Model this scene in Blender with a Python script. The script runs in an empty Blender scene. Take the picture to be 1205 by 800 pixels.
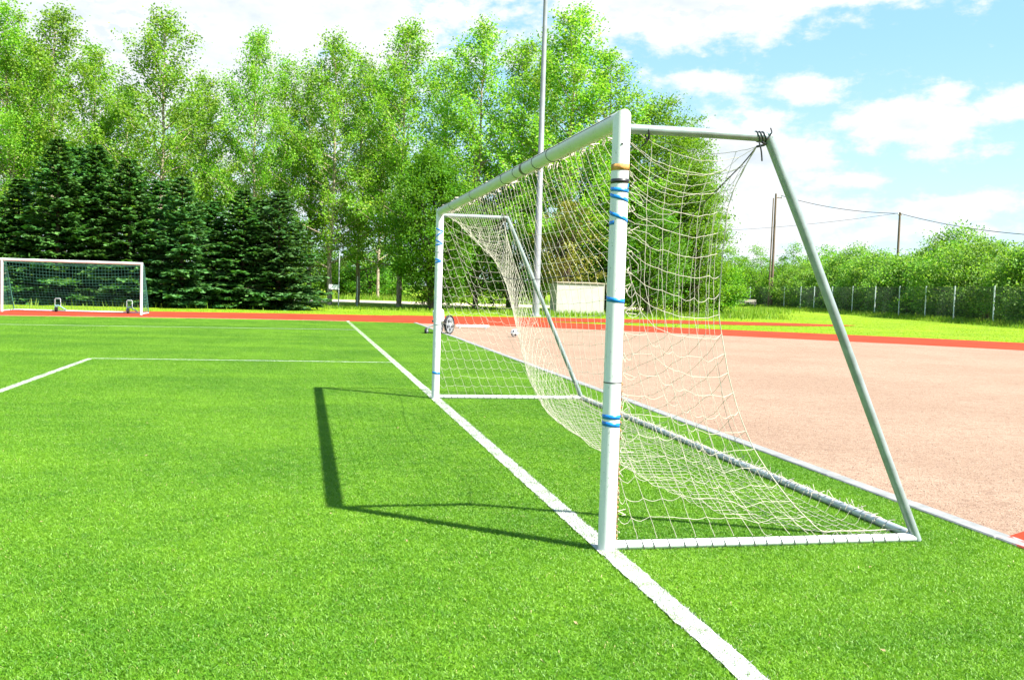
import bpy, math, random
import numpy as np
from mathutils import Vector, Matrix, Euler

R = math.radians
scene = bpy.context.scene
COL = scene.collection
rng = np.random.default_rng(7)
random.seed(7)

# ------------------------------------------------------------------ camera
CAM = np.array([-1.7505, -5.2865, 1.5089])
YAW, PITCH, ROLL = 0.214598, -0.053797, 0.030676
FPX, PW, PH = 1137.49, 1205.0, 800.0
_f = np.array([math.sin(YAW)*math.cos(PITCH), math.cos(YAW)*math.cos(PITCH), math.sin(PITCH)])
_r = np.array([math.cos(YAW), -math.sin(YAW), 0.0])
_u = np.cross(_r, _f)
CR = _r*math.cos(ROLL) + _u*math.sin(ROLL)
CU = -_r*math.sin(ROLL) + _u*math.cos(ROLL)
cam_data = bpy.data.cameras.new("camera")
cam = bpy.data.objects.new("camera", cam_data)
COL.objects.link(cam)
M4 = Matrix.Identity(4)
for i in range(3):
    M4[i][0] = CR[i]; M4[i][1] = CU[i]; M4[i][2] = -_f[i]; M4[i][3] = CAM[i]
cam.matrix_world = M4
cam_data.sensor_width = 36.0
cam_data.lens = 36.0*FPX/PW
cam_data.clip_end = 6000
cam_data.clip_start = 0.05
scene.camera = cam

# ------------------------------------------------------------------ light
SUN_DIR = Vector((1.53, -1.25, 2.50)).normalized()
SUN_EL = math.asin(SUN_DIR.z)
SUN_AZ = math.atan2(SUN_DIR.x, SUN_DIR.y)
sun_data = bpy.data.lights.new("sun", 'SUN')
sun_data.energy = 4.7
sun_data.angle = R(0.53)
sun_data.color = (1.0, 0.965, 0.90)
sun = bpy.data.objects.new("sun", sun_data)
COL.objects.link(sun)
sun.rotation_euler = SUN_DIR.to_track_quat('Z', 'Y').to_euler()
sun.location = (20, -20, 40)

scene.view_settings.view_transform = 'Standard'
scene.view_settings.look = 'None'
scene.view_settings.exposure = 1.74
scene.view_settings.gamma = 1.0
scene.view_settings.use_curve_mapping = False
SKY_STRENGTH = 0.079

world = bpy.data.worlds.new("World")
scene.world = world
world.use_nodes = True


class NT:
    """small helper to write node trees"""
    def __init__(self, tree):
        self.t = tree
    def n(self, typ, **kw):
        nd = self.t.nodes.new(typ)
        ins = kw.pop('ins', {})
        for k, v in kw.items():
            setattr(nd, k, v)
        for k, v in ins.items():
            self.set(nd, k, v)
        return nd
    def set(self, nd, k, v):
        s = nd.inputs[k]
        if isinstance(v, bpy.types.NodeSocket):
            self.t.links.new(v, s)
        else:
            s.default_value = v
    def math(self, op, a, b=0.0, c=None, clamp=False):
        nd = self.n('ShaderNodeMath', operation=op, use_clamp=clamp)
        self.set(nd, 0, a); self.set(nd, 1, b)
        if c is not None:
            self.set(nd, 2, c)
        return nd.outputs[0]
    def smooth(self, x, a, b, lo=0.0, hi=1.0):
        nd = self.n('ShaderNodeMapRange', interpolation_type='SMOOTHSTEP')
        self.set(nd, 0, x); self.set(nd, 1, a); self.set(nd, 2, b); self.set(nd, 3, lo); self.set(nd, 4, hi)
        return nd.outputs[0]
    def mix(self, fac, a, b, blend='MIX'):
        nd = self.n('ShaderNodeMix', data_type='RGBA', blend_type=blend)
        self.set(nd, 0, fac); self.set(nd, 6, a); self.set(nd, 7, b)
        return nd.outputs[2]
    def noise(self, vec, scale, detail=4.0, rough=0.55, out=0, dist=0.0):
        nd = self.n('ShaderNodeTexNoise')
        if vec is not None:
            self.set(nd, 'Vector', vec)
        self.set(nd, 'Scale', scale); self.set(nd, 'Detail', detail); self.set(nd, 'Roughness', rough)
        self.set(nd, 'Distortion', dist)
        return nd.outputs[out]
    def mapping(self, vec, scale=(1, 1, 1), loc=(0, 0, 0), rot=(0, 0, 0)):
        nd = self.n('ShaderNodeMapping')
        self.set(nd, 'Vector', vec); self.set(nd, 'Scale', scale); self.set(nd, 'Location', loc); self.set(nd, 'Rotation', rot)
        return nd.outputs[0]
    def link(self, a, b):
        self.t.links.new(a, b)


def c4(c):
    return (c[0], c[1], c[2], 1.0)


def build_world():
    t = world.node_tree
    t.nodes.clear()
    w = NT(t)
    out = w.n('ShaderNodeOutputWorld')
    bg = w.n('ShaderNodeBackground')
    sky = w.n('ShaderNodeTexSky', sky_type='NISHITA')
    sky.sun_disc = False
    sky.sun_elevation = SUN_EL
    sky.sun_rotation = SUN_AZ
    sky.air_density = 1.0
    sky.dust_density = 0.6
    sky.ozone_density = 1.4
    geo = w.n('ShaderNodeNewGeometry')
    d = w.n('ShaderNodeVectorMath', operation='SCALE')
    w.set(d, 0, geo.outputs['Incoming']); d.inputs['Scale'].default_value = -1.0
    tc = w.n('ShaderNodeTexCoord')
    sep = w.n('ShaderNodeSeparateXYZ'); w.link(tc.outputs['Generated'], sep.inputs[0])
    x, y, z = sep.outputs
    az = w.math('MULTIPLY', w.math('ARCTAN2', x, y), 57.2958)
    el = w.math('MULTIPLY', w.math('ARCSINE', z), 57.2958)
    comb = w.n('ShaderNodeCombineXYZ')
    w.link(az, comb.inputs[0]); w.link(el, comb.inputs[1])
    # cloud layer: plane mapping high up, az/el mapping near the horizon
    p = comb.outputs[0]
    p1 = w.mapping(p, scale=(0.11, 0.30, 1.0), loc=(3.1, 1.7, 0.0))
    n1 = w.noise(p1, 1.0, 9.0, 0.60)
    p2 = w.mapping(p, scale=(0.55, 0.95, 1.0))
    n2 = w.noise(p2, 1.0, 8.0, 0.62)
    # individual cloud banks: (azimuth, elevation, half width, half height, weight)
    blobs = [(21.5, 15.9, 7.5, 1.7, .9), (28.5, 17.0, 6.0, 1.3, .9), (17.5, 13.9, 3.2, .9, .35),
             (23.5, 12.0, 2.6, .55, .62), (28.6, 11.5, 2.1, .85, .68),
             (26.0, 9.6, 1.5, 1.2, .62), (28.6, 8.0, 2.3, 1.3, .62), (25.2, 7.4, 4.0, 2.3, .85), (26.0, 4.5, 7.0, 2.6, .62),
             (34.2, 9.6, 3.6, 1.3, .72), (35.8, 10.8, 1.4, .9, .55), (36.0, 8.0, 2.8, .7, .4), (32.0, 8.2, 2.0, .8, .3),
             (39.6, 10.4, 2.4, .9, .75), (31.6, 6.4, 1.8, .5, .6), (37.0, 5.1, 4.0, .75, .7), (33.5, 3.9, 8.0, .9, .4),
             (-14, 14, 17, 6.0, .95), (-7, 20, 26, 7.0, .8), (3.5, 14.6, 4.6, 3.0, .75), (-30, 8, 18, 7, .6), (-4, 6, 10, 4, .5),
             (10.5, 17.0, 6.0, 1.6, .55), (15.6, 12.6, 1.6, .7, .4),
             (60, 12, 12, 4, .6), (85, 20, 18, 6, .6), (150, 18, 25, 8, .5), (-110, 20, 25, 8, .6), (-65, 18, 18, 6, .6), (-160, 14, 25, 6, .5)]
    tot = None
    for (a, e, sa, se, wt) in blobs:
        da = w.math('DIVIDE', w.math('SUBTRACT', az, a), sa)
        de = w.math('DIVIDE', w.math('SUBTRACT', el, e), se)
        q = w.math('ADD', w.math('MULTIPLY', da, da), w.math('MULTIPLY', de, de))
        g = w.math('MULTIPLY', w.math('POWER', 2.718, w.math('MULTIPLY', q, -0.7)), wt)
        tot = g if tot is None else w.math('MAXIMUM', tot, g)
    s = w.math('ADD', tot, w.math('MULTIPLY', w.math('SUBTRACT', n2, 0.5), 1.15))
    s = w.math('ADD', s, w.math('MULTIPLY', w.math('SUBTRACT', n1, 0.5), 0.55))
    mask = w.smooth(s, 0.17, 0.52)
    thick = w.smooth(s, 0.45, 1.05)
    haze = w.smooth(el, 15.0, -2.0, 0.0, 0.55)
    # base of clouds is a little greyer
    n3 = w.noise(w.mapping(p, scale=(0.13, 0.42, 1), loc=(7, 3, 0)), 1.0, 4.0, 0.5)
    shade = w.math('MULTIPLY', thick, w.smooth(n3, 0.42, 0.66))
    n4 = w.noise(w.mapping(p, scale=(0.55, 0.95, 1.0), loc=(0.12, 0.28, 0.0)), 1.0, 5.0, 0.6)
    relief = w.math('MULTIPLY', w.smooth(w.math('SUBTRACT', n4, n2), -0.03, 0.09), 0.75)
    shade = w.math('MAXIMUM', shade, w.math('MULTIPLY', thick, relief))
    ccol = w.mix(shade, (4.1, 4.2, 4.3, 1), (3.05, 3.4, 3.62, 1))
    skyc = w.mix(0.55, sky.outputs[0], (1.45, 3.2, 4.7, 1))
    skyh = w.mix(haze, skyc, (3.55, 4.0, 4.3, 1))
    col = w.mix(w.math('MULTIPLY', mask, 0.96), skyh, ccol)
    w.link(col, bg.inputs[0])
    bg.inputs[1].default_value = SKY_STRENGTH
    w.link(bg.outputs[0], out.inputs[0])


build_world()

# ------------------------------------------------------------------ helpers: pixel column -> place on the ground
def at(px, Y, py=None, z=0.0):
    """world X of the place at depth Y seen in column px of the photograph"""
    py = 345.0 if py is None else py
    d = _f*FPX + CR*(px - PW/2) - CU*(py - PH/2)
    t = (Y - CAM[1])/d[1]
    return float(CAM[0] + t*d[0])


def height_at(px, py, X, Y):
    d = _f*FPX + CR*(px - PW/2) - CU*(py - PH/2)
    t = (Y - CAM[1])/d[1]
    return float(CAM[2] + t*d[2])


# ------------------------------------------------------------------ materials
def new_mat(name):
    m = bpy.data.materials.new(name)
    m.use_nodes = True
    t = m.node_tree
    t.nodes.clear()
    w = NT(t)
    out = w.n('ShaderNodeOutputMaterial')
    b = w.n('ShaderNodeBsdfPrincipled')
    w.link(b.outputs[0], out.inputs[0])
    return m, w, b, out


def mat_plain(name, col, rough=0.6, var=0.15, scale=6.0, metal=0.0, bump=0.0, bscale=60.0, spec=0.5):
    m, w, b, out = new_mat(name)
    tc = w.n('ShaderNodeTexCoord').outputs['Object']
    n = w.noise(tc, scale, 5.0, 0.6)
    k = w.smooth(n, 0.3, 0.7)
    a = [c*(1-var) for c in col]; bb = [min(1, c*(1+var*0.6)) for c in col]
    w.link(w.mix(k, c4(a), c4(bb)), b.inputs['Base Color'])
    b.inputs['Roughness'].default_value = rough
    b.inputs['Metallic'].default_value = metal
    b.inputs['Specular IOR Level'].default_value = spec
    if bump > 0:
        bp = w.n('ShaderNodeBump'); bp.inputs['Strength'].default_value = bump; bp.inputs['Distance'].default_value = 0.01
        w.link(w.noise(tc, bscale, 3.0, 0.6), bp.inputs['Height'])
        w.link(bp.outputs[0], b.inputs['Normal'])
    return m


def mat_leaf(name, cols, trans=0.35, rough=0.55, spec=0.3):
    """leaf colours vary leaf by leaf and in broad clumps"""
    m, w, b, out = new_mat(name)
    g = w.n('ShaderNodeNewGeometry')
    rnd = g.outputs['Random Per Island']
    info = w.n('ShaderNodeObjectInfo')
    cr = w.n('ShaderNodeValToRGB')
    el = cr.color_ramp.elements
    while len(el) < len(cols):
        el.new(0.5)
    for i, c in enumerate(cols):
        el[i].position = i/(len(cols)-1); el[i].color = c4(c)
    w.link(rnd, cr.inputs[0])
    n = w.noise(w.n('ShaderNodeTexCoord').outputs['Object'], 0.9, 3.0, 0.5)
    n = w.math('ADD', n, w.math('MULTIPLY', w.math('SUBTRACT', info.outputs['Random'], 0.5), 0.25))
    k = w.smooth(n, 0.3, 0.7)
    hs = w.n('ShaderNodeHueSaturation')
    w.link(cr.outputs[0], hs.inputs['Color'])
    w.link(w.math('ADD', 0.488, w.math('MULTIPLY', k, 0.02)), hs.inputs['Hue'])
    w.link(w.math('ADD', 0.8, w.math('MULTIPLY', k, 0.4)), hs.inputs['Value'])
    w.link(hs.outputs[0], b.inputs['Base Color'])
    b.inputs['Roughness'].default_value = rough
    b.inputs['Specular IOR Level'].default_value = spec
    tr = w.n('ShaderNodeBsdfTranslucent')
    w.link(w.mix(1.0, hs.outputs[0], (1.5, 1.45, 0.7, 1), 'MULTIPLY'), tr.inputs[0])
    mx = w.n('ShaderNodeMixShader'); mx.inputs[0].default_value = trans
    w.link(b.outputs[0], mx.inputs[1]); w.link(tr.outputs[0], mx.inputs[2])
    w.link(mx.outputs[0], out.inputs[0])
    return m


def mat_bark(name, c1, c2, stretch=(6, 6, 1.2)):
    m, w, b, out = new_mat(name)
    tc = w.n('ShaderNodeTexCoord').outputs['Object']
    n = w.noise(w.mapping(tc, scale=stretch), 3.0, 6.0, 0.65)
    w.link(w.mix(w.smooth(n, 0.35, 0.65), c4(c1), c4(c2)), b.inputs['Base Color'])
    b.inputs['Roughness'].default_value = 0.9
    bp = w.n('ShaderNodeBump'); bp.inputs['Strength'].default_value = 0.6; bp.inputs['Distance'].default_value = 0.02
    w.link(n, bp.inputs['Height']); w.link(bp.outputs[0], b.inputs['Normal'])
    return m


def mat_white_paint(name, col=(0.68, 0.675, 0.65), grime=(0.20, 0.23, 0.17), amount=0.75):
    m, w, b, out = new_mat(name)
    tc = w.n('ShaderNodeTexCoord').outputs['Object']
    big = w.noise(tc, 3.0, 6.0, 0.6)
    streak = w.noise(w.mapping(tc, scale=(30, 30, 2.0)), 1.0, 5.0, 0.65)
    scuff = w.noise(w.mapping(tc, scale=(55, 55, 30)), 1.0, 4.0, 0.7)
    g1 = w.math('MULTIPLY', w.smooth(streak, 0.50, 0.78), w.smooth(big, 0.35, 0.7))
    g2 = w.math('MULTIPLY', w.smooth(scuff, 0.62, 0.70), 1.1)
    g = w.math('MULTIPLY', w.math('MAXIMUM', g1, g2), amount, clamp=True)
    w.link(w.mix(g, c4(col), c4(grime)), b.inputs['Base Color'])
    w.link(w.math('ADD', 0.34, w.math('MULTIPLY', big, 0.2)), b.inputs['Roughness'])
    bp = w.n('ShaderNodeBump'); bp.inputs['Strength'].default_value = 0.12; bp.inputs['Distance'].default_value = 0.004
    w.link(scuff, bp.inputs['Height']); w.link(bp.outputs[0], b.inputs['Normal'])
    return m


MAT = {}
MAT['post_white'] = mat_white_paint('white_enamel')
MAT['bar_white'] = mat_white_paint('white_enamel_grass_reflection', (0.56, 0.57, 0.51), (0.17, 0.21, 0.09), 0.75)  # grimy white coat; its green tint paints in light reflected from the grass
MAT['alu'] = mat_plain('weathered_aluminium', (0.25, 0.30, 0.285), 0.42, 0.2, 9.0, 0.25, 0.05, 80)
MAT['galv'] = mat_plain('galvanised_steel', (0.42, 0.45, 0.46), 0.55, 0.2, 5.0, 0.3)
MAT['mast'] = mat_plain('pale_grey_mast', (0.25, 0.275, 0.285), 0.5, 0.15, 2.0, 0.1)
MAT['dark'] = mat_plain('dark_plastic', (0.022, 0.022, 0.025), 0.5, 0.3)
MAT['tyre'] = mat_plain('black_rubber', (0.018, 0.018, 0.018), 0.8, 0.2)
MAT['blue_tape'] = mat_plain('blue_tape', (0.004, 0.19, 0.62), 0.35, 0.35, 30.0)
MAT['rust_tape'] = mat_plain('rusty_tape', (0.52, 0.25, 0.055), 0.7, 0.5, 45.0)
MAT['black_tape'] = mat_plain('black_tape', (0.02, 0.02, 0.022), 0.42, 0.3)
MAT['cord'] = mat_plain('cream_net_cord', (0.50, 0.455, 0.36), 0.8, 0.15, 4.0)
MAT['lash'] = mat_plain('grey_lashing_cord', (0.10, 0.09, 0.08), 0.8, 0.3, 20.0)
MAT['rope_dark'] = mat_plain('dark_rope', (0.05, 0.05, 0.045), 0.8, 0.4, 30.0)
MAT['clip'] = mat_plain('tan_net_clip', (0.30, 0.17, 0.07), 0.7, 0.5, 40.0)
MAT['knot'] = mat_plain('pink_white_twine', (0.70, 0.60, 0.52), 0.8, 0.2, 20.0)
MAT['green_net'] = mat_plain('green_net_cord', (0.05, 0.21, 0.15), 0.8, 0.2, 4.0)
MAT['pale_metal'] = mat_plain('pale_painted_tube', (0.62, 0.68, 0.68), 0.45, 0.1)
MAT['teal_metal'] = mat_plain('teal_painted_bracket', (0.22, 0.42, 0.42), 0.5, 0.15)
MAT['panel'] = mat_plain('cream_panel', (0.46, 0.44, 0.38), 0.6, 0.08, 2.0)
MAT['panel_trim'] = mat_plain('tan_trim', (0.36, 0.31, 0.22), 0.7, 0.2)
MAT['sign_white'] = mat_plain('white_sign_board', (0.82, 0.82, 0.82), 0.5, 0.05)
MAT['wood_pole'] = mat_bark('tarred_pole_wood', (0.10, 0.07, 0.05), (0.22, 0.15, 0.10), (12, 12, .5))
MAT['wood_pale'] = mat_bark('weathered_bench_wood', (0.36, 0.32, 0.25), (0.55, 0.50, 0.42), (2, 10, 10))
MAT['wire'] = mat_plain('black_cable', (0.03, 0.03, 0.03), 0.6, 0.1)
MAT['fence_wire'] = mat_plain('dark_fence_wire', (0.07, 0.09, 0.075), 0.5, 0.2)
MAT['cart_grey'] = mat_plain('grey_wheel_plastic', (0.22, 0.24, 0.25), 0.45, 0.15, 8.0)
MAT['cart_dark'] = mat_plain('dark_grey_plastic', (0.07, 0.08, 0.085), 0.5, 0.2)
MAT['ball_white'] = mat_plain('white_ball_leather', (0.80, 0.80, 0.80), 0.4, 0.06, 20.0)
MAT['ball_black'] = mat_plain('black_ball_leather', (0.02, 0.02, 0.02), 0.4, 0.1, 20.0)
MAT['birch_bark'] = mat_bark('pale_birch_bark', (0.20, 0.15, 0.10), (0.46, 0.38, 0.28))
MAT['dark_bark'] = mat_bark('dark_bark', (0.05, 0.035, 0.025), (0.14, 0.10, 0.07))
MAT['birch_leaf'] = mat_leaf('birch_leaves', [(0.092, 0.235, 0.012), (0.142, 0.32, 0.020), (0.20, 0.38, 0.034), (0.32, 0.46, 0.11)], 0.53)
MAT['dense_leaf'] = mat_leaf('dense_tree_leaves', [(0.05, 0.17, 0.008), (0.085, 0.24, 0.012), (0.135, 0.305, 0.018)], 0.42)
MAT['yellow_leaf'] = mat_leaf('yellow_flowering_leaves', [(0.12, 0.17, 0.02), (0.24, 0.25, 0.04), (0.36, 0.33, 0.10)], 0.35)
MAT['olive_leaf'] = mat_leaf('shrub_leaves', [(0.080, 0.21, 0.010), (0.125, 0.29, 0.016), (0.20, 0.36, 0.035)], 0.5)
MAT['hedge_leaf'] = mat_leaf('hedge_leaves', [(0.068, 0.19, 0.014), (0.115, 0.27, 0.024), (0.17, 0.335, 0.045), (0.27, 0.41, 0.11)], 0.52)
MAT['spruce_leaf'] = mat_leaf('spruce_needles', [(0.024, 0.10, 0.016), (0.048, 0.16, 0.026), (0.10, 0.24, 0.045)], 0.28, 0.6)
MAT['blue_spruce_leaf'] = mat_leaf('blue_spruce_needles', [(0.030, 0.108, 0.022), (0.058, 0.165, 0.038), (0.12, 0.245, 0.075)], 0.25, 0.6)
MAT['verge_blade'] = mat_leaf('mown_verge_blades', [(0.13, 0.24, 0.006), (0.19, 0.31, 0.008), (0.26, 0.36, 0.012)], 0.4)
MAT['weed'] = mat_leaf('tall_grass_blades', [(0.09, 0.19, 0.010), (0.16, 0.28, 0.016), (0.25, 0.33, 0.05)], 0.4)


def mat_turf(name, blades):
    m, w, b, out = new_mat(name)
    g = w.n('ShaderNodeNewGeometry')
    pos = g.outputs['Position']
    big = w.noise(pos, 0.55, 4.0, 0.6)
    mid = w.noise(pos, 6.0, 6.0, 0.75)
    band = w.noise(w.mapping(pos, scale=(0.12, 0.9, 1)), 1.0, 3.0, 0.5)
    fine = w.noise(pos, 55.0, 3.0, 0.7)
    k = w.math('ADD', w.math('MULTIPLY', big, 0.5), w.math('ADD', w.math('MULTIPLY', mid, 0.42), w.math('MULTIPLY', band, 0.2)))
    k = w.smooth(k, 0.38, 0.74)
    dark, light = (0.064, 0.19, 0.006, 1), (0.178, 0.345, 0.015, 1)
    col = w.mix(k, dark, light)
    if blades:
        rnd = g.outputs['Random Per Island']
        col = w.mix(w.smooth(rnd, 0.45, 1.0, 0.0, 0.42), col, (0.23, 0.42, 0.045, 1))
        col = w.mix(w.smooth(rnd, 0.35, 0.0, 0.0, 0.6), col, (0.045, 0.18, 0.006, 1))
        straw = w.math('GREATER_THAN', rnd, 0.993)
        col = w.mix(straw, col, (0.42, 0.36, 0.16, 1))
    else:
        col = w.mix(w.smooth(fine, 0.3, 0.7, 0.0, 0.6), col, (0.03, 0.11, 0.006, 1))
    w.link(col, b.inputs['Base Color'])
    b.inputs['Roughness'].default_value = 0.5 if blades else 0.85
    b.inputs['Specular IOR Level'].default_value = 0.35 if blades else 0.1
    if blades:
        tr = w.n('ShaderNodeBsdfTranslucent'); w.link(w.mix(1.0, col, (1.3, 1.3, 0.8, 1), 'MULTIPLY'), tr.inputs[0])
        mx = w.n('ShaderNodeMixShader'); mx.inputs[0].default_value = 0.3
        w.link(b.outputs[0], mx.inputs[1]); w.link(tr.outputs[0], mx.inputs[2]); w.link(mx.outputs[0], out.inputs[0])
    return m


MAT['turf'] = mat_turf('artificial_turf_backing', False)
MAT['turf_blade'] = mat_turf('artificial_turf_fibres', True)


def mat_line():
    m, w, b, out = new_mat('white_line_fibres')
    g = w.n('ShaderNodeNewGeometry')
    n = w.noise(g.outputs['Position'], 5.0, 6.0, 0.65)
    w.link(w.mix(w.smooth(n, 0.42, 0.72), (0.45, 0.45, 0.425, 1), (0.22, 0.26, 0.17, 1)), b.inputs['Base Color'])
    b.inputs['Roughness'].default_value = 0.7
    return m


MAT['line'] = mat_line()


def mat_ground():
    m, w, b, out = new_mat('verge_grass')
    pos = w.n('ShaderNodeNewGeometry').outputs['Position']
    a = w.noise(pos, 0.25, 5.0, 0.6)
    f = w.noise(w.mapping(pos, scale=(1, 1, 1)), 9.0, 5.0, 0.7)
    col = w.mix(w.smooth(a, 0.35, 0.65), (0.115, 0.205, 0.008, 1), (0.19, 0.275, 0.010, 1))
    col = w.mix(w.smooth(f, 0.35, 0.75, 0.0, 0.55), col, (0.20, 0.26, 0.012, 1))
    col = w.mix(w.smooth(f, 0.45, 0.2, 0.0, 0.7), col, (0.05, 0.12, 0.008, 1))
    w.link(col, b.inputs['Base Color'])
    b.inputs['Roughness'].default_value = 0.9
    b.inputs['Specular IOR Level'].default_value = 0.1
    bp = w.n('ShaderNodeBump'); bp.inputs['Strength'].default_value = 0.7; bp.inputs['Distance'].default_value = 0.05
    w.link(f, bp.inputs['Height']); w.link(bp.outputs[0], b.inputs['Normal'])
    return m


MAT['ground'] = mat_ground()


def mat_gravel():
    m, w, b, out = new_mat('pink_gravel')
    pos = w.n('ShaderNodeNewGeometry').outputs['Position']
    big = w.noise(pos, 0.35, 6.0, 0.6)
    mid = w.noise(pos, 4.5, 6.0, 0.7)
    vor = w.n('ShaderNodeTexVoronoi'); w.set(vor, 'Vector', pos); vor.inputs['Scale'].default_value = 85.0
    fine = w.noise(pos, 40.0, 4.0, 0.75)
    col = w.mix(w.smooth(big, 0.35, 0.65), (0.262, 0.175, 0.120, 1), (0.312, 0.214, 0.150, 1))
    col = w.mix(w.smooth(mid, 0.42, 0.75, 0.0, 0.6), col, (0.185, 0.115, 0.08, 1))
    gr = w.noise(w.mapping(pos, scale=(13, 17, 13), rot=(0, 0, 0.3)), 1.0, 6.0, 0.8)
    col = w.mix(w.smooth(gr, 0.50, 0.66, 0.0, 0.6), col, (0.15, 0.088, 0.062, 1))
    col = w.mix(w.smooth(gr, 0.46, 0.34, 0.0, 0.5), col, (0.36, 0.26, 0.20, 1))
    sp = w.n('ShaderNodeSeparateColor'); w.link(vor.outputs['Color'], sp.inputs[0])
    col = w.mix(w.smooth(sp.outputs[0], 0.6, 1.0, 0.0, 0.6), col, (0.36, 0.26, 0.19, 1))
    col = w.mix(w.smooth(sp.outputs[1], 0.72, 1.0, 0.0, 0.7), col, (0.12, 0.07, 0.05, 1))
    col = w.mix(w.smooth(fine, 0.58, 0.8, 0.0, 0.6), col, (0.13, 0.075, 0.055, 1))
    w.link(col, b.inputs['Base Color'])
    b.inputs['Roughness'].default_value = 0.95
    b.inputs['Specular IOR Level'].default_value = 0.1
    bp = w.n('ShaderNodeBump'); bp.inputs['Strength'].default_value = 0.9; bp.inputs['Distance'].default_value = 0.012
    w.link(w.math('ADD', w.math('MULTIPLY', vor.outputs['Distance'], 0.6), fine), bp.inputs['Height'])
    w.link(bp.outputs[0], b.inputs['Normal'])
    return m


MAT['gravel'] = mat_gravel()
MAT['litter'] = mat_plain('dry_leaf', (0.30, 0.22, 0.10), 0.8, 0.4, 30.0)
MAT['stone'] = mat_plain('pink_grit_stone', (0.26, 0.17, 0.12), 0.9, 0.3, 40.0)


def mat_red():
    m, w, b, out = new_mat('red_rubber_track')
    pos = w.n('ShaderNodeNewGeometry').outputs['Position']
    n = w.noise(pos, 0.8, 6.0, 0.6)
    f = w.noise(pos, 60.0, 4.0, 0.7)
    col = w.mix(w.smooth(n, 0.35, 0.65), (0.30, 0.035, 0.015, 1), (0.355, 0.048, 0.021, 1))
    col = w.mix(w.smooth(f, 0.35, 0.7, 0.0, 0.5), col, (0.27, 0.036, 0.02, 1))
    w.link(col, b.inputs['Base Color'])
    b.inputs['Roughness'].default_value = 0.95
    b.inputs['Specular IOR Level'].default_value = 0.05
    bp = w.n('ShaderNodeBump'); bp.inputs['Strength'].default_value = 0.5; bp.inputs['Distance'].default_value = 0.006
    w.link(f, bp.inputs['Height']); w.link(bp.outputs[0], b.inputs['Normal'])
    return m


MAT['red'] = mat_red()


def mat_kerb(stained):
    m, w, b, out = new_mat('kerb_concrete_red_stained' if stained else 'kerb_concrete')
    pos = w.n('ShaderNodeNewGeometry').outputs['Position']
    n = w.noise(pos, 9.0, 6.0, 0.65)
    f = w.noise(pos, 90.0, 3.0, 0.7)
    col = w.mix(w.smooth(n, 0.3, 0.7), (0.155, 0.16, 0.155, 1), (0.235, 0.235, 0.225, 1))
    col = w.mix(w.smooth(f, 0.5, 0.75, 0.0, 0.5), col, (0.17, 0.17, 0.165, 1))
    if stained:
        col = w.mix(w.smooth(w.noise(w.mapping(pos, scale=(14, 5, 5)), 1.0, 6.0, 0.7), 0.53, 0.58), col, (0.34, 0.05, 0.028, 1))
    w.link(col, b.inputs['Base Color'])
    b.inputs['Roughness'].default_value = 0.9
    bp = w.n('ShaderNodeBump'); bp.inputs['Strength'].default_value = 0.5; bp.inputs['Distance'].default_value = 0.004
    w.link(f, bp.inputs['Height']); w.link(bp.outputs[0], b.inputs['Normal'])
    return m


MAT['kerb'] = mat_kerb(False)
MAT['kerb_red'] = mat_kerb(True)
MAT['sand'] = mat_plain('sandy_road', (0.42, 0.36, 0.25), 0.95, 0.15, 0.6)
MAT['far_wood'] = mat_leaf('distant_wood_leaves', [(0.03, 0.07, 0.02), (0.05, 0.10, 0.03)], 0.2)


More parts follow.
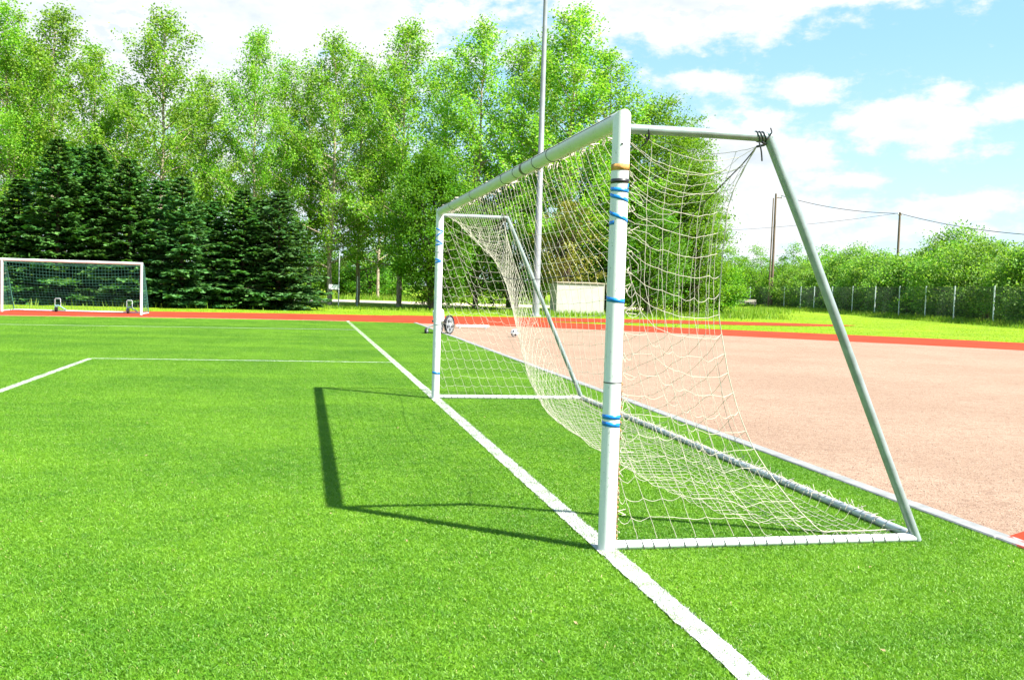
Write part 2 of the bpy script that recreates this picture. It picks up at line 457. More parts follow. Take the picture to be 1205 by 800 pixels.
# ------------------------------------------------------------------ mesh building
class MB:
    """collects polygons and links them as ONE mesh object"""
    def __init__(self):
        self.v = []; self.f = []; self.nv = 0; self.smooth = []; self.mi = []
    def add(self, v, f, smooth=False, mi=0):
        v = np.asarray(v, float).reshape(-1, 3)
        f = np.asarray(f, int)
        if f.ndim == 1:
            f = f[None]
        self.v.append(v); self.f.append(f + self.nv); self.smooth.append((len(f), smooth)); self.mi.append((len(f), mi))
        self.nv += len(v)
        return self
    def tube(self, pts, rad, n=10, caps=True, smooth=True, ref=None, mi=0):
        pts = np.asarray(pts, float); m = len(pts)
        rad = np.full(m, rad) if np.isscalar(rad) else np.asarray(rad, float)
        tan = np.gradient(pts, axis=0)
        tan /= np.linalg.norm(tan, axis=1)[:, None] + 1e-12
        ref = np.array([0, 0, 1.0]) if ref is None else np.asarray(ref, float)
        if abs(tan[0]@ref) > 0.9:
            ref = np.array([1.0, 0.03, 0])
        a = np.arange(n)*2*math.pi/n
        V = []
        s = np.cross(tan[0], ref); s /= np.linalg.norm(s)
        for i in range(m):
            s = s - tan[i]*(s@tan[i]); s /= np.linalg.norm(s)
            b = np.cross(tan[i], s)
            V.append(pts[i] + rad[i]*(np.cos(a)[:, None]*s + np.sin(a)[:, None]*b))
        V = np.concatenate(V)
        i, j = np.meshgrid(np.arange(m-1), np.arange(n), indexing='ij'); i = i.ravel(); j = j.ravel(); k = (j+1) % n
        F = np.stack([i*n+j, i*n+k, (i+1)*n+k, (i+1)*n+j], 1)
        self.add(V, F, smooth, mi)
        if caps:
            c0 = V[:n].mean(0); c1 = V[-n:].mean(0)
            j = np.arange(n); k = (j+1) % n
            self.add(np.concatenate([V[:n], [c0]]), np.stack([k, j, np.full(n, n)], 1), False, mi)
            self.add(np.concatenate([V[-n:], [c1]]), np.stack([j, k, np.full(n, n)], 1), False, mi)
        return self
    def box(self, c, s, rot=None, mi=0, bevel=0.0):
        c = np.asarray(c, float); h = np.asarray(s, float)/2
        if bevel > 0:
            b = min(bevel, h.min()*0.9)
            V = []; 
            sg = [(x, y, z) for x in (-1, 1) for y in (-1, 1) for z in (-1, 1)]
            idx = {}
            for q in sg:
                for ax in range(3):
                    p = np.array(q)*h
                    for o in range(3):
                        if o != ax:
                            p[o] -= q[o]*b
                    idx[(q, ax)] = len(V); V.append(p)
            F4 = []; F3 = []
            for ax in range(3):
                o1, o2 = [(1, 2), (2, 0), (0, 1)][ax]
                for sgn in (-1, 1):
                    loop = []
                    for (p, q) in ((-1, -1), (1, -1), (1, 1), (-1, 1)):
                        t = [0, 0, 0]; t[ax] = sgn; t[o1] = p; t[o2] = q
                        loop.append(idx[(tuple(t), ax)])
                    F4.append(loop if sgn > 0 else loop[::-1])
            for ax in range(3):
                o1, o2 = [(1, 2), (2, 0), (0, 1)][ax]
                for p in (-1, 1):
                    for q in (-1, 1):
                        t0 = [0, 0, 0]; t1 = [0, 0, 0]
                        t0[ax] = -1; t1[ax] = 1
                        for t in (t0, t1):
                            t[o1] = p; t[o2] = q
                        l = [idx[(tuple(t0), o1)], idx[(tuple(t1), o1)], idx[(tuple(t1), o2)], idx[(tuple(t0), o2)]]
                        F4.append(l if p*q < 0 else l[::-1])
            for q in sg:
                l = [idx[(q, 0)], idx[(q, 1)], idx[(q, 2)]]
                F3.append(l if q[0]*q[1]*q[2] > 0 else l[::-1])
            V = np.array(V)
            if rot is not None:
                V = V@np.array(Euler(rot).to_matrix()).T
            n0 = self.nv
            self.add(V + c, F4, False, mi)
            self.add(V + c, F3, False, mi)
            return self
        V = np.array([(x, y, z) for x in (-1, 1) for y in (-1, 1) for z in (-1, 1)], float)*h
        if rot is not None:
            V = V@np.array(Euler(rot).to_matrix()).T
        F = [(0, 1, 3, 2), (4, 6, 7, 5), (0, 4, 5, 1), (2, 3, 7, 6), (0, 2, 6, 4), (1, 5, 7, 3)]
        return self.add(V + c, F, False, mi)
    def segs(self, A, B, rad, n=3, mi=0):
        """many straight thin prisms at once"""
        A = np.asarray(A, float); B = np.asarray(B, float)
        d = B - A; L = np.linalg.norm(d, axis=1); ok = L > 1e-6
        A, B, d, L = A[ok], B[ok], d[ok], L[ok]
        rad = np.full(len(A), rad) if np.isscalar(rad) else np.asarray(rad)[ok]
        d = d/L[:, None]
        ref = np.where(np.abs(d[:, 2:3]) > 0.8, np.array([[1.0, 0, 0]]), np.array([[0, 0, 1.0]]))
        s = np.cross(d, ref); s /= np.linalg.norm(s, axis=1)[:, None]
        t = np.cross(d, s)
        V = np.zeros((len(A), 2*n, 3))
        for k in range(n):
            a = 2*math.pi*k/n
            o = (math.cos(a)*s + math.sin(a)*t)*rad[:, None]
            V[:, k] = A + o - d*rad[:, None]*0.3; V[:, n+k] = B + o + d*rad[:, None]*0.3
        F = np.array([(k, (k+1) % n, n+(k+1) % n, n+k) for k in range(n)])
        F = (np.arange(len(A))[:, None, None]*2*n + F[None]).reshape(-1, 4)
        return self.add(V.reshape(-1, 3), F, True, mi)
    def disc(self, c, axis, r, n=16, mi=0):
        axis = np.asarray(axis, float); axis /= np.linalg.norm(axis)
        ref = np.array([0, 0, 1.0]) if abs(axis[2]) < 0.9 else np.array([1.0, 0, 0])
        s = np.cross(axis, ref); s /= np.linalg.norm(s); t = np.cross(axis, s)
        a = np.arange(n)*2*math.pi/n
        V = np.asarray(c) + r*(np.cos(a)[:, None]*s + np.sin(a)[:, None]*t)
        return self.add(V, np.arange(n), False, mi)
    def mesh(self, name, mats):
        V = np.concatenate(self.v)
        loops = np.concatenate([f.ravel() for f in self.f])
        tot = np.concatenate([np.full(len(f), f.shape[1]) for f in self.f])
        start = np.concatenate([[0], np.cumsum(tot)[:-1]])
        me = bpy.data.meshes.new(name)
        me.vertices.add(len(V)); me.vertices.foreach_set('co', V.astype(np.float32).ravel())
        me.loops.add(len(loops)); me.loops.foreach_set('vertex_index', loops.astype(np.int32))
        me.polygons.add(len(tot)); me.polygons.foreach_set('loop_start', start.astype(np.int32))
        me.polygons.foreach_set('loop_total', tot.astype(np.int32))
        sm = np.concatenate([np.full(k, s) for k, s in self.smooth])
        mi = np.concatenate([np.full(k, s) for k, s in self.mi])
        me.polygons.foreach_set('use_smooth', sm)
        me.polygons.foreach_set('material_index', mi.astype(np.int32))
        for m in (mats if isinstance(mats, (list, tuple)) else [mats]):
            me.materials.append(m)
        me.update(calc_edges=True)
        return me
    def build(self, name, mats, parent=None, loc=None):
        o = bpy.data.objects.new(name, self.mesh(name, mats))
        COL.objects.link(o)
        if parent is not None:
            o.parent = parent
        if loc is not None:
            o.location = loc
        return o


def tag(o, label=None, cat=None, group=None, kind=None):
    if label: o['label'] = label
    if cat: o['category'] = cat
    if group: o['group'] = group
    if kind: o['kind'] = kind
    return o


def thing(name, label, cat, loc=(0, 0, 0), rz=0.0, group=None):
    o = bpy.data.objects.new(name, None)
    COL.objects.link(o)
    o.location = loc; o.rotation_euler = (0, 0, rz)
    o.empty_display_size = 0.3
    return tag(o, label, cat, group)


def copy_thing(root, loc, rz, scale=(1, 1, 1), label=None, group=None):
    r = root.copy(); COL.objects.link(r)
    r.location = loc; r.rotation_euler = (0, 0, rz); r.scale = scale
    if label: r['label'] = label
    if group: r['group'] = group
    for ch in list(root.children):
        c = ch.copy(); COL.objects.link(c); c.parent = r
        for g in list(ch.children):
            d = g.copy(); COL.objects.link(d); d.parent = c
    return r


def sheet(name, pts, z, mat, sub=None, label=None):
    """flat polygon strip; pts is a list of quads' corner rows (left row, right row)"""
    mb = MB()
    a, b = pts
    V = [(x, y, z) for x, y in a] + [(x, y, z) for x, y in b]
    n = len(a)
    F = [(i, n+i, n+i+1, i+1) for i in range(n-1)]
    V = np.array(V, float)
    # make faces look up
    p = V[list(F[0])]
    if np.cross(p[1]-p[0], p[2]-p[0])[2] < 0:
        F = [f[::-1] for f in F]
    mb.add(V, F)
    o = mb.build(name, mat)
    tag(o, label, None, None, 'structure')
    return o


def resample(pts, n):
    """smooth curve through points"""
    P = np.array(pts, float)
    m = len(P)
    t = np.linspace(0, m-1, n)
    out = []
    for q in t:
        i = min(int(q), m-2); u = q - i
        p0 = P[max(i-1, 0)]; p1 = P[i]; p2 = P[i+1]; p3 = P[min(i+2, m-1)]
        out.append(0.5*((2*p1) + (-p0+p2)*u + (2*p0-5*p1+4*p2-p3)*u*u + (-p0+3*p1-3*p2+p3)*u**3))
    return np.array(out)


# ------------------------------------------------------------------ the setting
def build_setting():
    # ground sheet to the horizon
    mb = MB()
    g = np.concatenate([[-2500, -800, -300], np.linspace(-150, 200, 36), [400, 900, 2500]])
    X, Y = np.meshgrid(g, g, indexing='ij')
    V = np.stack([X.ravel(), Y.ravel(), np.full(X.size, -0.03)], 1)
    n = len(g)
    i, j = np.meshgrid(np.arange(n-1), np.arange(n-1), indexing='ij'); i = i.ravel(); j = j.ravel()
    mb.add(V, np.stack([i*n+j, (i+1)*n+j, (i+1)*n+j+1, i*n+j+1], 1))
    tag(mb.build('ground', MAT['ground']), 'bright yellow green grass verge round the pitch', None, None, 'structure')

    # red track round the pitch: inner and outer edge
    inner = [(-60, 4), (-40, 21), (-24, 28.2), (-12, 31.3), (-7.7, 32.4), (-3.5, 33.1), (0.04, 33.2), (3.0, 32.8), (7.5, 31.5), (10.99, 29.5),
             (14.6, 27.0), (17.1, 25.2), (19.2, 23.5), (21.2, 21.6), (26, 16), (32, 6), (36, -8)]
    outer = [(-66, 10), (-44, 27), (-27, 34.0), (-13.6, 37.3), (-8.8, 39.2), (-3.9, 40.5), (0.0, 41.1), (4.2, 41.3), (8.3, 38.6), (12.3, 35.9),
             (15.9, 33.4), (18.6, 31.9), (21.0, 30.2), (24.0, 28.0), (31, 21), (39, 9), (43, -8)]
    ri = resample(inner, 90); ro = resample(outer, 90)
    sheet('running_track', (ri, ro), 0.0, MAT['red'], label='curved red rubber running track behind the pitch')
    b0 = resample([(3.0, 40.2), (9.9, 38.9), (14.0, 39.6), (18.0, 40.0), (21.5, 40.2), (25.5, 41.5), (28.2, 43.3)], 40)
    b1 = resample([(2.5, 42.3), (9.9, 44.3), (14.0, 45.0), (18.0, 45.5), (21.5, 45.5), (25.5, 45.2), (28.9, 44.0)], 40)
    sheet('red_runway', (b0, b1), -0.012, MAT['red'], label='red strip in the grass forking off the running track')
    # pink gravel yard: from the kerb out to the track
    k = [i for i in range(len(ri)) if ri[i][0] > 2.75]
    gi = np.concatenate([[(2.72, 33.0)], ri[k]])
    base = np.stack([np.linspace(2.72, 2.73, len(gi)), np.linspace(33.0, -9, len(gi))], 1)
    sheet('gravel_yard', (base, gi), -0.006, MAT['gravel'], label='pale pink gravel yard between the kerb and the red track')
    # red rubber patch at the near end of the kerb
    a = [(2.72, -9), (2.72, -3), (2.72, -1.0), (2.72, 0.06)]
    b = [(8, -9), (8, -3), (6, -0.1), (3.3, 0.36)]
    sheet('red_runway_end', (a, b), 0.002, MAT['red'], label='red rubber surface beyond the kerb at the right edge')
    # turf sheet
    tl = resample([(-60, 4), (-40, 21), (-24, 28.2), (-12, 31.2), (-7.7, 32.3), (-3.5, 33.0), (0.04, 33.1), (2.58, 32.8)], 50)
    t0 = np.stack([np.linspace(-60, 2.58, 50), np.full(50, -12.0)], 1)
    sheet('turf_pitch', (t0, tl), 0.004, MAT['turf'], label='artificial grass football pitch')
    # sandy road beyond the verge
    sheet('sandy_road', ([(-40, 75), (2, 71.0), (12, 70.5), (20, 71), (28, 73)], [(-40, 86), (2, 83), (14, 82), (22, 82.5), (31, 85)]), -0.018,
          MAT['sand'], label='pale sandy road behind the trees')
    # kerb of concrete stones
    kerb = tag(MB().box((2.65, 12.0, -0.055), (0.13, 41.9, 0.10)).build('kerb', MAT['kerb']), 'pale concrete kerb between turf and gravel', None, None, 'structure')
    me = {}
    for s in (0, 1):
        me[s] = MB().box((0, 0, 0), (0.134, 0.992, 0.085), bevel=0.008).mesh('kerb_stone', MAT['kerb_red'] if s else MAT['kerb'])
    for i in range(42):
        o = bpy.data.objects.new('kerb_stone', me[1 if i in (8,) else 0])
        COL.objects.link(o); o.parent = kerb
        o.location = (2.65 + rng.normal(0, .003), -8.5 + i, -0.018 + rng.normal(0, .0015))
        o.rotation_euler = (0, 0, rng.normal(0, .002))


build_setting()


def line_marking(name, pts, width, label, dens=9000, near_only=99):
    """white tufted line: a raised strip with white fibres standing on it"""
    P = np.array(pts, float)
    mb = MB()
    for a, b in zip(P[:-1], P[1:]):
        d = (b-a); L = np.linalg.norm(d); d /= L; s = np.array([-d[1], d[0]])*width/2
        n = max(2, int(L/0.06))
        t = np.linspace(0, 1, n)
        jl = rng.normal(0, .004, n); jr = rng.normal(0, .004, n)
        c = a + (b-a)*t[:, None]
        l = c + s*(1 + jl[:, None]/(width/2)); r = c - s*(1 + jr[:, None]/(width/2))
        zt = .025 if near_only < 5 else .0155
        V = np.concatenate([np.c_[l, np.full(n, zt)], np.c_[r, np.full(n, zt)]])
        F = [(n+i, n+i+1, i+1, i) for i in range(n-1)]
        mb.add(V, F)
        # fibres
        D = max(6.0, 1)
        m = int(L*width*dens)
        u = rng.random(m)*L; v = (rng.random(m)-.5)*width*1.06
        base = a + d*u[:, None] + np.array([-d[1], d[0]])*v[:, None]
        dist = np.linalg.norm(base - CAM[:2], axis=1)
        keep = (dist < near_only)
        base = base[keep]; m = len(base)
        ang = rng.random(m)*6.283; wd = .0024 + .0015*rng.random(m); h = .017 + .009*rng.random(m); ln = rng.normal(0, .007, (m, 2))
        o = np.stack([np.cos(ang), np.sin(ang)], 1)*wd[:, None]
        V = np.zeros((m, 3, 3))
        V[:, 0, :2] = base - o; V[:, 1, :2] = base + o; V[:, 2, :2] = base + ln
        V[:, :2, 2] = .011; V[:, 2, 2] = h + .003
        mb.add(V.reshape(-1, 3), np.arange(3*m).reshape(-1, 3))
    return tag(mb.build(name, MAT['line']), label, None, None, 'structure')


line_marking('goal_line', [(0, -10), (0, 33.15)], .12, 'broad white goal line running under both near goalposts', 9000, 14)
line_marking('goal_area_line', [(-5.45, -8), (-5.45, 13.25), (-0.06, 13.25)], .10, 'white goal area line with its corner on the left', 5000, 18)
line_marking('touchline', [(-40, 20.8), (-24, 28.0), (-12, 31.0), (-7.7, 32.15), (-3.5, 32.8), (-0.06, 33.0)], .10, 'white touchline along the red track', 100, 1)
line_marking('inner_line', [(-16, 23.6), (-10.1, 24.75), (-0.06, 25.9)], .07, 'thin white line across the pitch short of the track', 100, 1)


# turf fibres: one tile of fibres, repeated over the pitch by geometry nodes
def build_turf():
    T = 0.5
    m = 7600
    mb = MB()
    x = (rng.random(m)-.5)*T; y = (rng.random(m)-.5)*T
    ang = rng.random(m)*6.283
    wd = .0011 + .0013*rng.random(m); h = .006 + .0085*rng.random(m)
    lean = rng.normal(0, .0115, (m, 2))
    o = np.stack([np.cos(ang), np.sin(ang)], 1)*wd[:, None]
    V = np.zeros((m, 4, 3))
    B = np.stack([x, y], 1)
    V[:, 0, :2] = B - o; V[:, 1, :2] = B + o
    V[:, 2, :2] = B + o*.7 + lean; V[:, 3, :2] = B - o*.7 + lean
    V[:, 2:, 2] = h[:, None]; V[:, :2, 2] = -0.002
    mb.add(V.reshape(-1, 3), np.arange(4*m).reshape(-1, 4))
    o = mb.build('turf_fibres', MAT['turf_blade'])
    o.location = (0, 0, 0.005)
    tag(o, 'short green artificial grass fibres of the pitch', None, None, 'stuff')
    ng = bpy.data.node_groups.new('turf_tiles', 'GeometryNodeTree')
    ng.interface.new_socket('Geometry', in_out='INPUT', socket_type='NodeSocketGeometry')
    ng.interface.new_socket('Geometry', in_out='OUTPUT', socket_type='NodeSocketGeometry')
    w = NT(ng)
    gi = w.n('NodeGroupInput'); go = w.n('NodeGroupOutput')
    nx, ny = 56, 86
    grid = w.n('GeometryNodeMeshGrid')
    grid.inputs['Size X'].default_value = (nx-1)*T; grid.inputs['Size Y'].default_value = (ny-1)*T
    grid.inputs['Vertices X'].default_value = nx; grid.inputs['Vertices Y'].default_value = ny
    tr = w.n('GeometryNodeTransform')
    w.link(grid.outputs['Mesh'], tr.inputs['Geometry'])
    y0 = -10 + T/2
    tr.inputs['Translation'].default_value = (2.585 - T/2 - (nx-1)*T/2, y0 + (ny-1)*T/2, 0)
    pos = w.n('GeometryNodeInputPosition')
    sep = w.n('ShaderNodeSeparateXYZ'); w.link(pos.outputs[0], sep.inputs[0])
    # the touchline edge: two straight pieces
    lim1 = w.math('ADD', 33.0, w.math('MULTIPLY', sep.outputs[0], 0.16))
    lim2 = w.math('ADD', 36.2, w.math('MULTIPLY', sep.outputs[0], 0.42))
    lim = w.math('MINIMUM', w.math('MINIMUM', lim1, lim2), 32.85)
    dele = w.n('GeometryNodeDeleteGeometry', domain='POINT')
    w.link(tr.outputs[0], dele.inputs['Geometry'])
    w.link(w.math('GREATER_THAN', w.math('ADD', sep.outputs[1], 0.3), lim), dele.inputs['Selection'])
    iop = w.n('GeometryNodeInstanceOnPoints')
    w.link(dele.outputs[0], iop.inputs['Points']); w.link(gi.outputs[0], iop.inputs['Instance'])
    rv = w.n('FunctionNodeRandomValue', data_type='INT')
    rv.inputs[4].default_value = 0; rv.inputs[5].default_value = 3
    rot = w.n('ShaderNodeCombineXYZ')
    w.link(w.math('MULTIPLY', rv.outputs[2], math.pi/2), rot.inputs[2])
    e2r = w.n('FunctionNodeEulerToRotation'); w.link(rot.outputs[0], e2r.inputs[0])
    w.link(e2r.outputs[0], iop.inputs['Rotation'])
    w.link(iop.outputs[0], go.inputs[0])
    md = o.modifiers.new('tiles', 'NODES'); md.node_group = ng


build_turf()


# grit on the gravel near the kerb
def build_grit():
    m = 26000
    d = 2.5 + 15*rng.random(m)**1.5
    x = 2.75 + 7*rng.random(m)**1.2; y = -1 + 22*rng.random(m)**1.4
    r = .0025 + .006*rng.random(m)**3
    o8 = np.array([(1, 0, 0), (-1, 0, 0), (0, 1, 0), (0, -1, 0), (0, 0, 1)], float)
    V = o8[None]*r[:, None, None]*(0.6 + 0.8*rng.random((m, 5, 1)))
    a = rng.random(m)*6.28
    c, s = np.cos(a), np.sin(a)
    V = np.stack([V[..., 0]*c[:, None] - V[..., 1]*s[:, None], V[..., 0]*s[:, None] + V[..., 1]*c[:, None], V[..., 2]*.8], -1)
    V += np.stack([x, y, np.full(m, -0.005)], 1)[:, None]
    F = np.array([(0, 2, 4), (2, 1, 4), (1, 3, 4), (3, 0, 4)])
    mb = MB(); mb.add(V.reshape(-1, 3), (np.arange(m)[:, None, None]*5 + F).reshape(-1, 3))
    tag(mb.build('grit', MAT['stone']), 'loose pink grit lying on the gravel yard', None, None, 'stuff')


build_grit()


def build_litter():
    r = np.random.default_rng(21)
    n = 70
    C = np.c_[-5 + 9*r.random(n), -2.2 + 9*r.random(n), np.full(n, .019)]
    C = C[C[:, 0] < 2.4]
    V, F = leaf_quads(C, .022, 2.5, .5, r)
    mb = MB(); mb.add(V, F)
    tag(mb.build('leaf_litter', MAT['litter']), 'tiny dry leaf bits scattered on the turf', None, None, 'stuff')


# ------------------------------------------------------------------ main goal
GW = 7.42          # between post centres
GH = 2.53          # top of the crossbar
DT, DB = 0.90, 2.03  # depth at the top and on the ground
PR = 0.051


def ring_strip(cx, cy, r, z0, z1, a0, a1, width, n=20, thick=0.0012):
    """tape strip wound on a vertical post, from (angle a0, height z0) to (a1, z1)"""
    t = np.linspace(0, 1, n)
    a = R(a0) + (R(a1)-R(a0))*t; z = z0 + (z1-z0)*t
    V = []
    for rr, dz in ((r+thick, -width/2), (r+thick, width/2), (r+.0002, width/2), (r+.0002, -width/2)):
        V.append(np.stack([cx + rr*np.cos(a), cy + rr*np.sin(a), z+dz], 1))
    V = np.concatenate(V)
    F = []
    for k in range(4):
        k2 = (k+1) % 4
        for i in range(n-1):
            F.append((k*n+i, k*n+i+1, k2*n+i+1, k2*n+i))
    return V, F


def loop_cord(c, axis, r, cr, n=10, m=3, gap=0):
    """a ring of cord round a tube"""
    axis = np.asarray(axis, float); axis /= np.linalg.norm(axis)
    ref = np.array([0, 0, 1.0]) if abs(axis[2]) < .9 else np.array([1.0, 0, 0])
    s = np.cross(axis, ref); s /= np.linalg.norm(s); t = np.cross(axis, s)
    a = np.arange(n+1)*2*math.pi/n
    return np.asarray(c) + r*(np.cos(a)[:, None]*s + np.sin(a)[:, None]*t)


def simulate_net():
    """hang the net by position based dynamics"""
    q = 0.127
    NC = 58; NR = 7; NB = 26; NS = 20
    ys = np.linspace(0.04, GW-0.04, NC+1)
    P = []; pin = []; par = []
    def add(p, fixed):
        P.append(p); pin.append(fixed); return len(P)-1
    S = np.zeros((NR+NB+1, NC+1), int)
    for r in range(NR+NB+1):
        for c in range(NC+1):
            if r <= NR:
                u = r/NR; x = .055 + (DT-.1)*u; z = 2.445 - .06*u
            else:
                u = (r-NR)/NB; x = DT-.05 + (DB-.08-DT)*u; z = 2.38 + (.07-2.38)*u
            fx = (r == 0) or (r == NR+NB)
            if r == NR and c in (0, NC):
                fx = True
            if r >= NR+NS and c in (0, NC):      # the skirt of the net is lashed along the side ground bar
                fx = True
                x0 = 1.40 if c == 0 else 1.85
                x = x0 + (DB-.08-x0)*(r-NR-NS)/(NB-NS); z = .072
            S[r, c] = add((x, ys[c] + 0.01*math.sin(c*1.7+r), z), fx)
    E = []; K = []
    def edge(a, b, l, k=0):
        E.append((a, b, l)); K.append(k)
    for r in range(NR+NB+1):
        for c in range(NC+1):
            if c < NC and r > 0 and r < NR+NB:
                edge(S[r, c], S[r, c+1], q*(1.004 if r == NR else 1.0), 1 if r == NR else 0)
            if r < NR+NB:
                fs = min(1.0, max(0.0, (c-NC+20)/16))
                edge(S[r, c], S[r+1, c], q*((1.0 - .075*min(1.0, max(0.0, (c-2)/8)) - .055*fs) if r >= NR else 1.0)*(.975 if (c == 0 and r >= NR) else 1.0))
    for side, c in ((0, 0), (1, NC)):
        prev = None
        y = -0.0 if side == 0 else GW
        # how far back the side panel reaches at each height
        zk = [0.07, .10, .37, .89, 1.24, 1.59, 2.21, 2.40]
        xk = [1.40, 1.40, 1.33, 1.07, .93, .83, .78, DT-.06] if side == 0 else [1.85, 1.85, 1.82, 1.62, 1.47, 1.31, 1.0, DT-.05]
        for i in range(NS+1):
            xr = float(np.interp(2.40*(1-i/NS)+.07, zk, xk))
            n = max(int(round((xr-PR)/.122)), len(prev)-1 if prev else 5)
            zt = 2.40*(1-i/NS) + .07
            xe = P[S[NR+i, c]][0] if i < NS else xr
            row = [S[NR+i, c]]
            for j in range(1, n+1):
                u = j/n
                fixed = (j == n) or (i == NS)
                x = xe + (PR+.014-xe)*u
                zz = zt if i < NS else .075
                row.append(add((x, y, zz), fixed))
            for j in range(n):
                if i < NS:
                    edge(row[j], row[j+1], (xr-PR)/n*1.01 + .012*(j == n-1))
            if prev is not None:
                for j in range(min(len(prev), len(row))):
                    if j > 0:
                        if pin[prev[j]] and pin[row[j]]:
                            continue
                        edge(prev[j], row[j], .1165 + .008*(1-j/len(row)))
            prev = row
        # roof edge from the post to the rear corner already belongs to the sheet
    P = np.array(P, float); pin = np.array(pin); E_i = np.array([(a, b) for a, b, l in E]); L = np.array([l for a, b, l in E])
    # a knotted net is never perfectly even
    L = L*(1 + rng.normal(0, .03, len(L)))
    # colour the edges so each batch touches a node once
    color = np.full(len(E_i), -1); used = [set() for _ in range(len(P))]
    for e, (a, b) in enumerate(E_i):
        k = 0
        while k in used[a] or k in used[b]:
            k += 1
        color[e] = k; used[a].add(k); used[b].add(k)
    batches = [np.nonzero(color == k)[0] for k in range(color.max()+1)]
    batches = [(E_i[b, 0], E_i[b, 1], L[b]) for b in batches]
    wgt = np.where(pin, 0.0, 1.0)
    prevP = P.copy()
    g = np.array([0, 0, -0.0006])
    for it in range(420):
        vel = (P - prevP)*0.965
        prevP = P.copy()
        P = P + (vel + g)*wgt[:, None]
        for _ in range(9):
            for a, b, l in batches:
                d = P[b] - P[a]
                ln = np.sqrt((d*d).sum(1)) + 1e-9
                over = np.maximum(ln - l, 0)     # cords only pull
                ws = wgt[a] + wgt[b]
                s = np.where(ws > 0, over/(ln*np.maximum(ws, 1e-9)), 0)[:, None]*d
                P[a] += s*wgt[a][:, None]; P[b] -= s*wgt[b][:, None]
        low = (P[:, 2] < .022) & ~pin
        P[low, 2] = .022
        prevP[low, :2] = P[low, :2]
    return P, E_i, L, np.array(K), S, NR, NB, NC


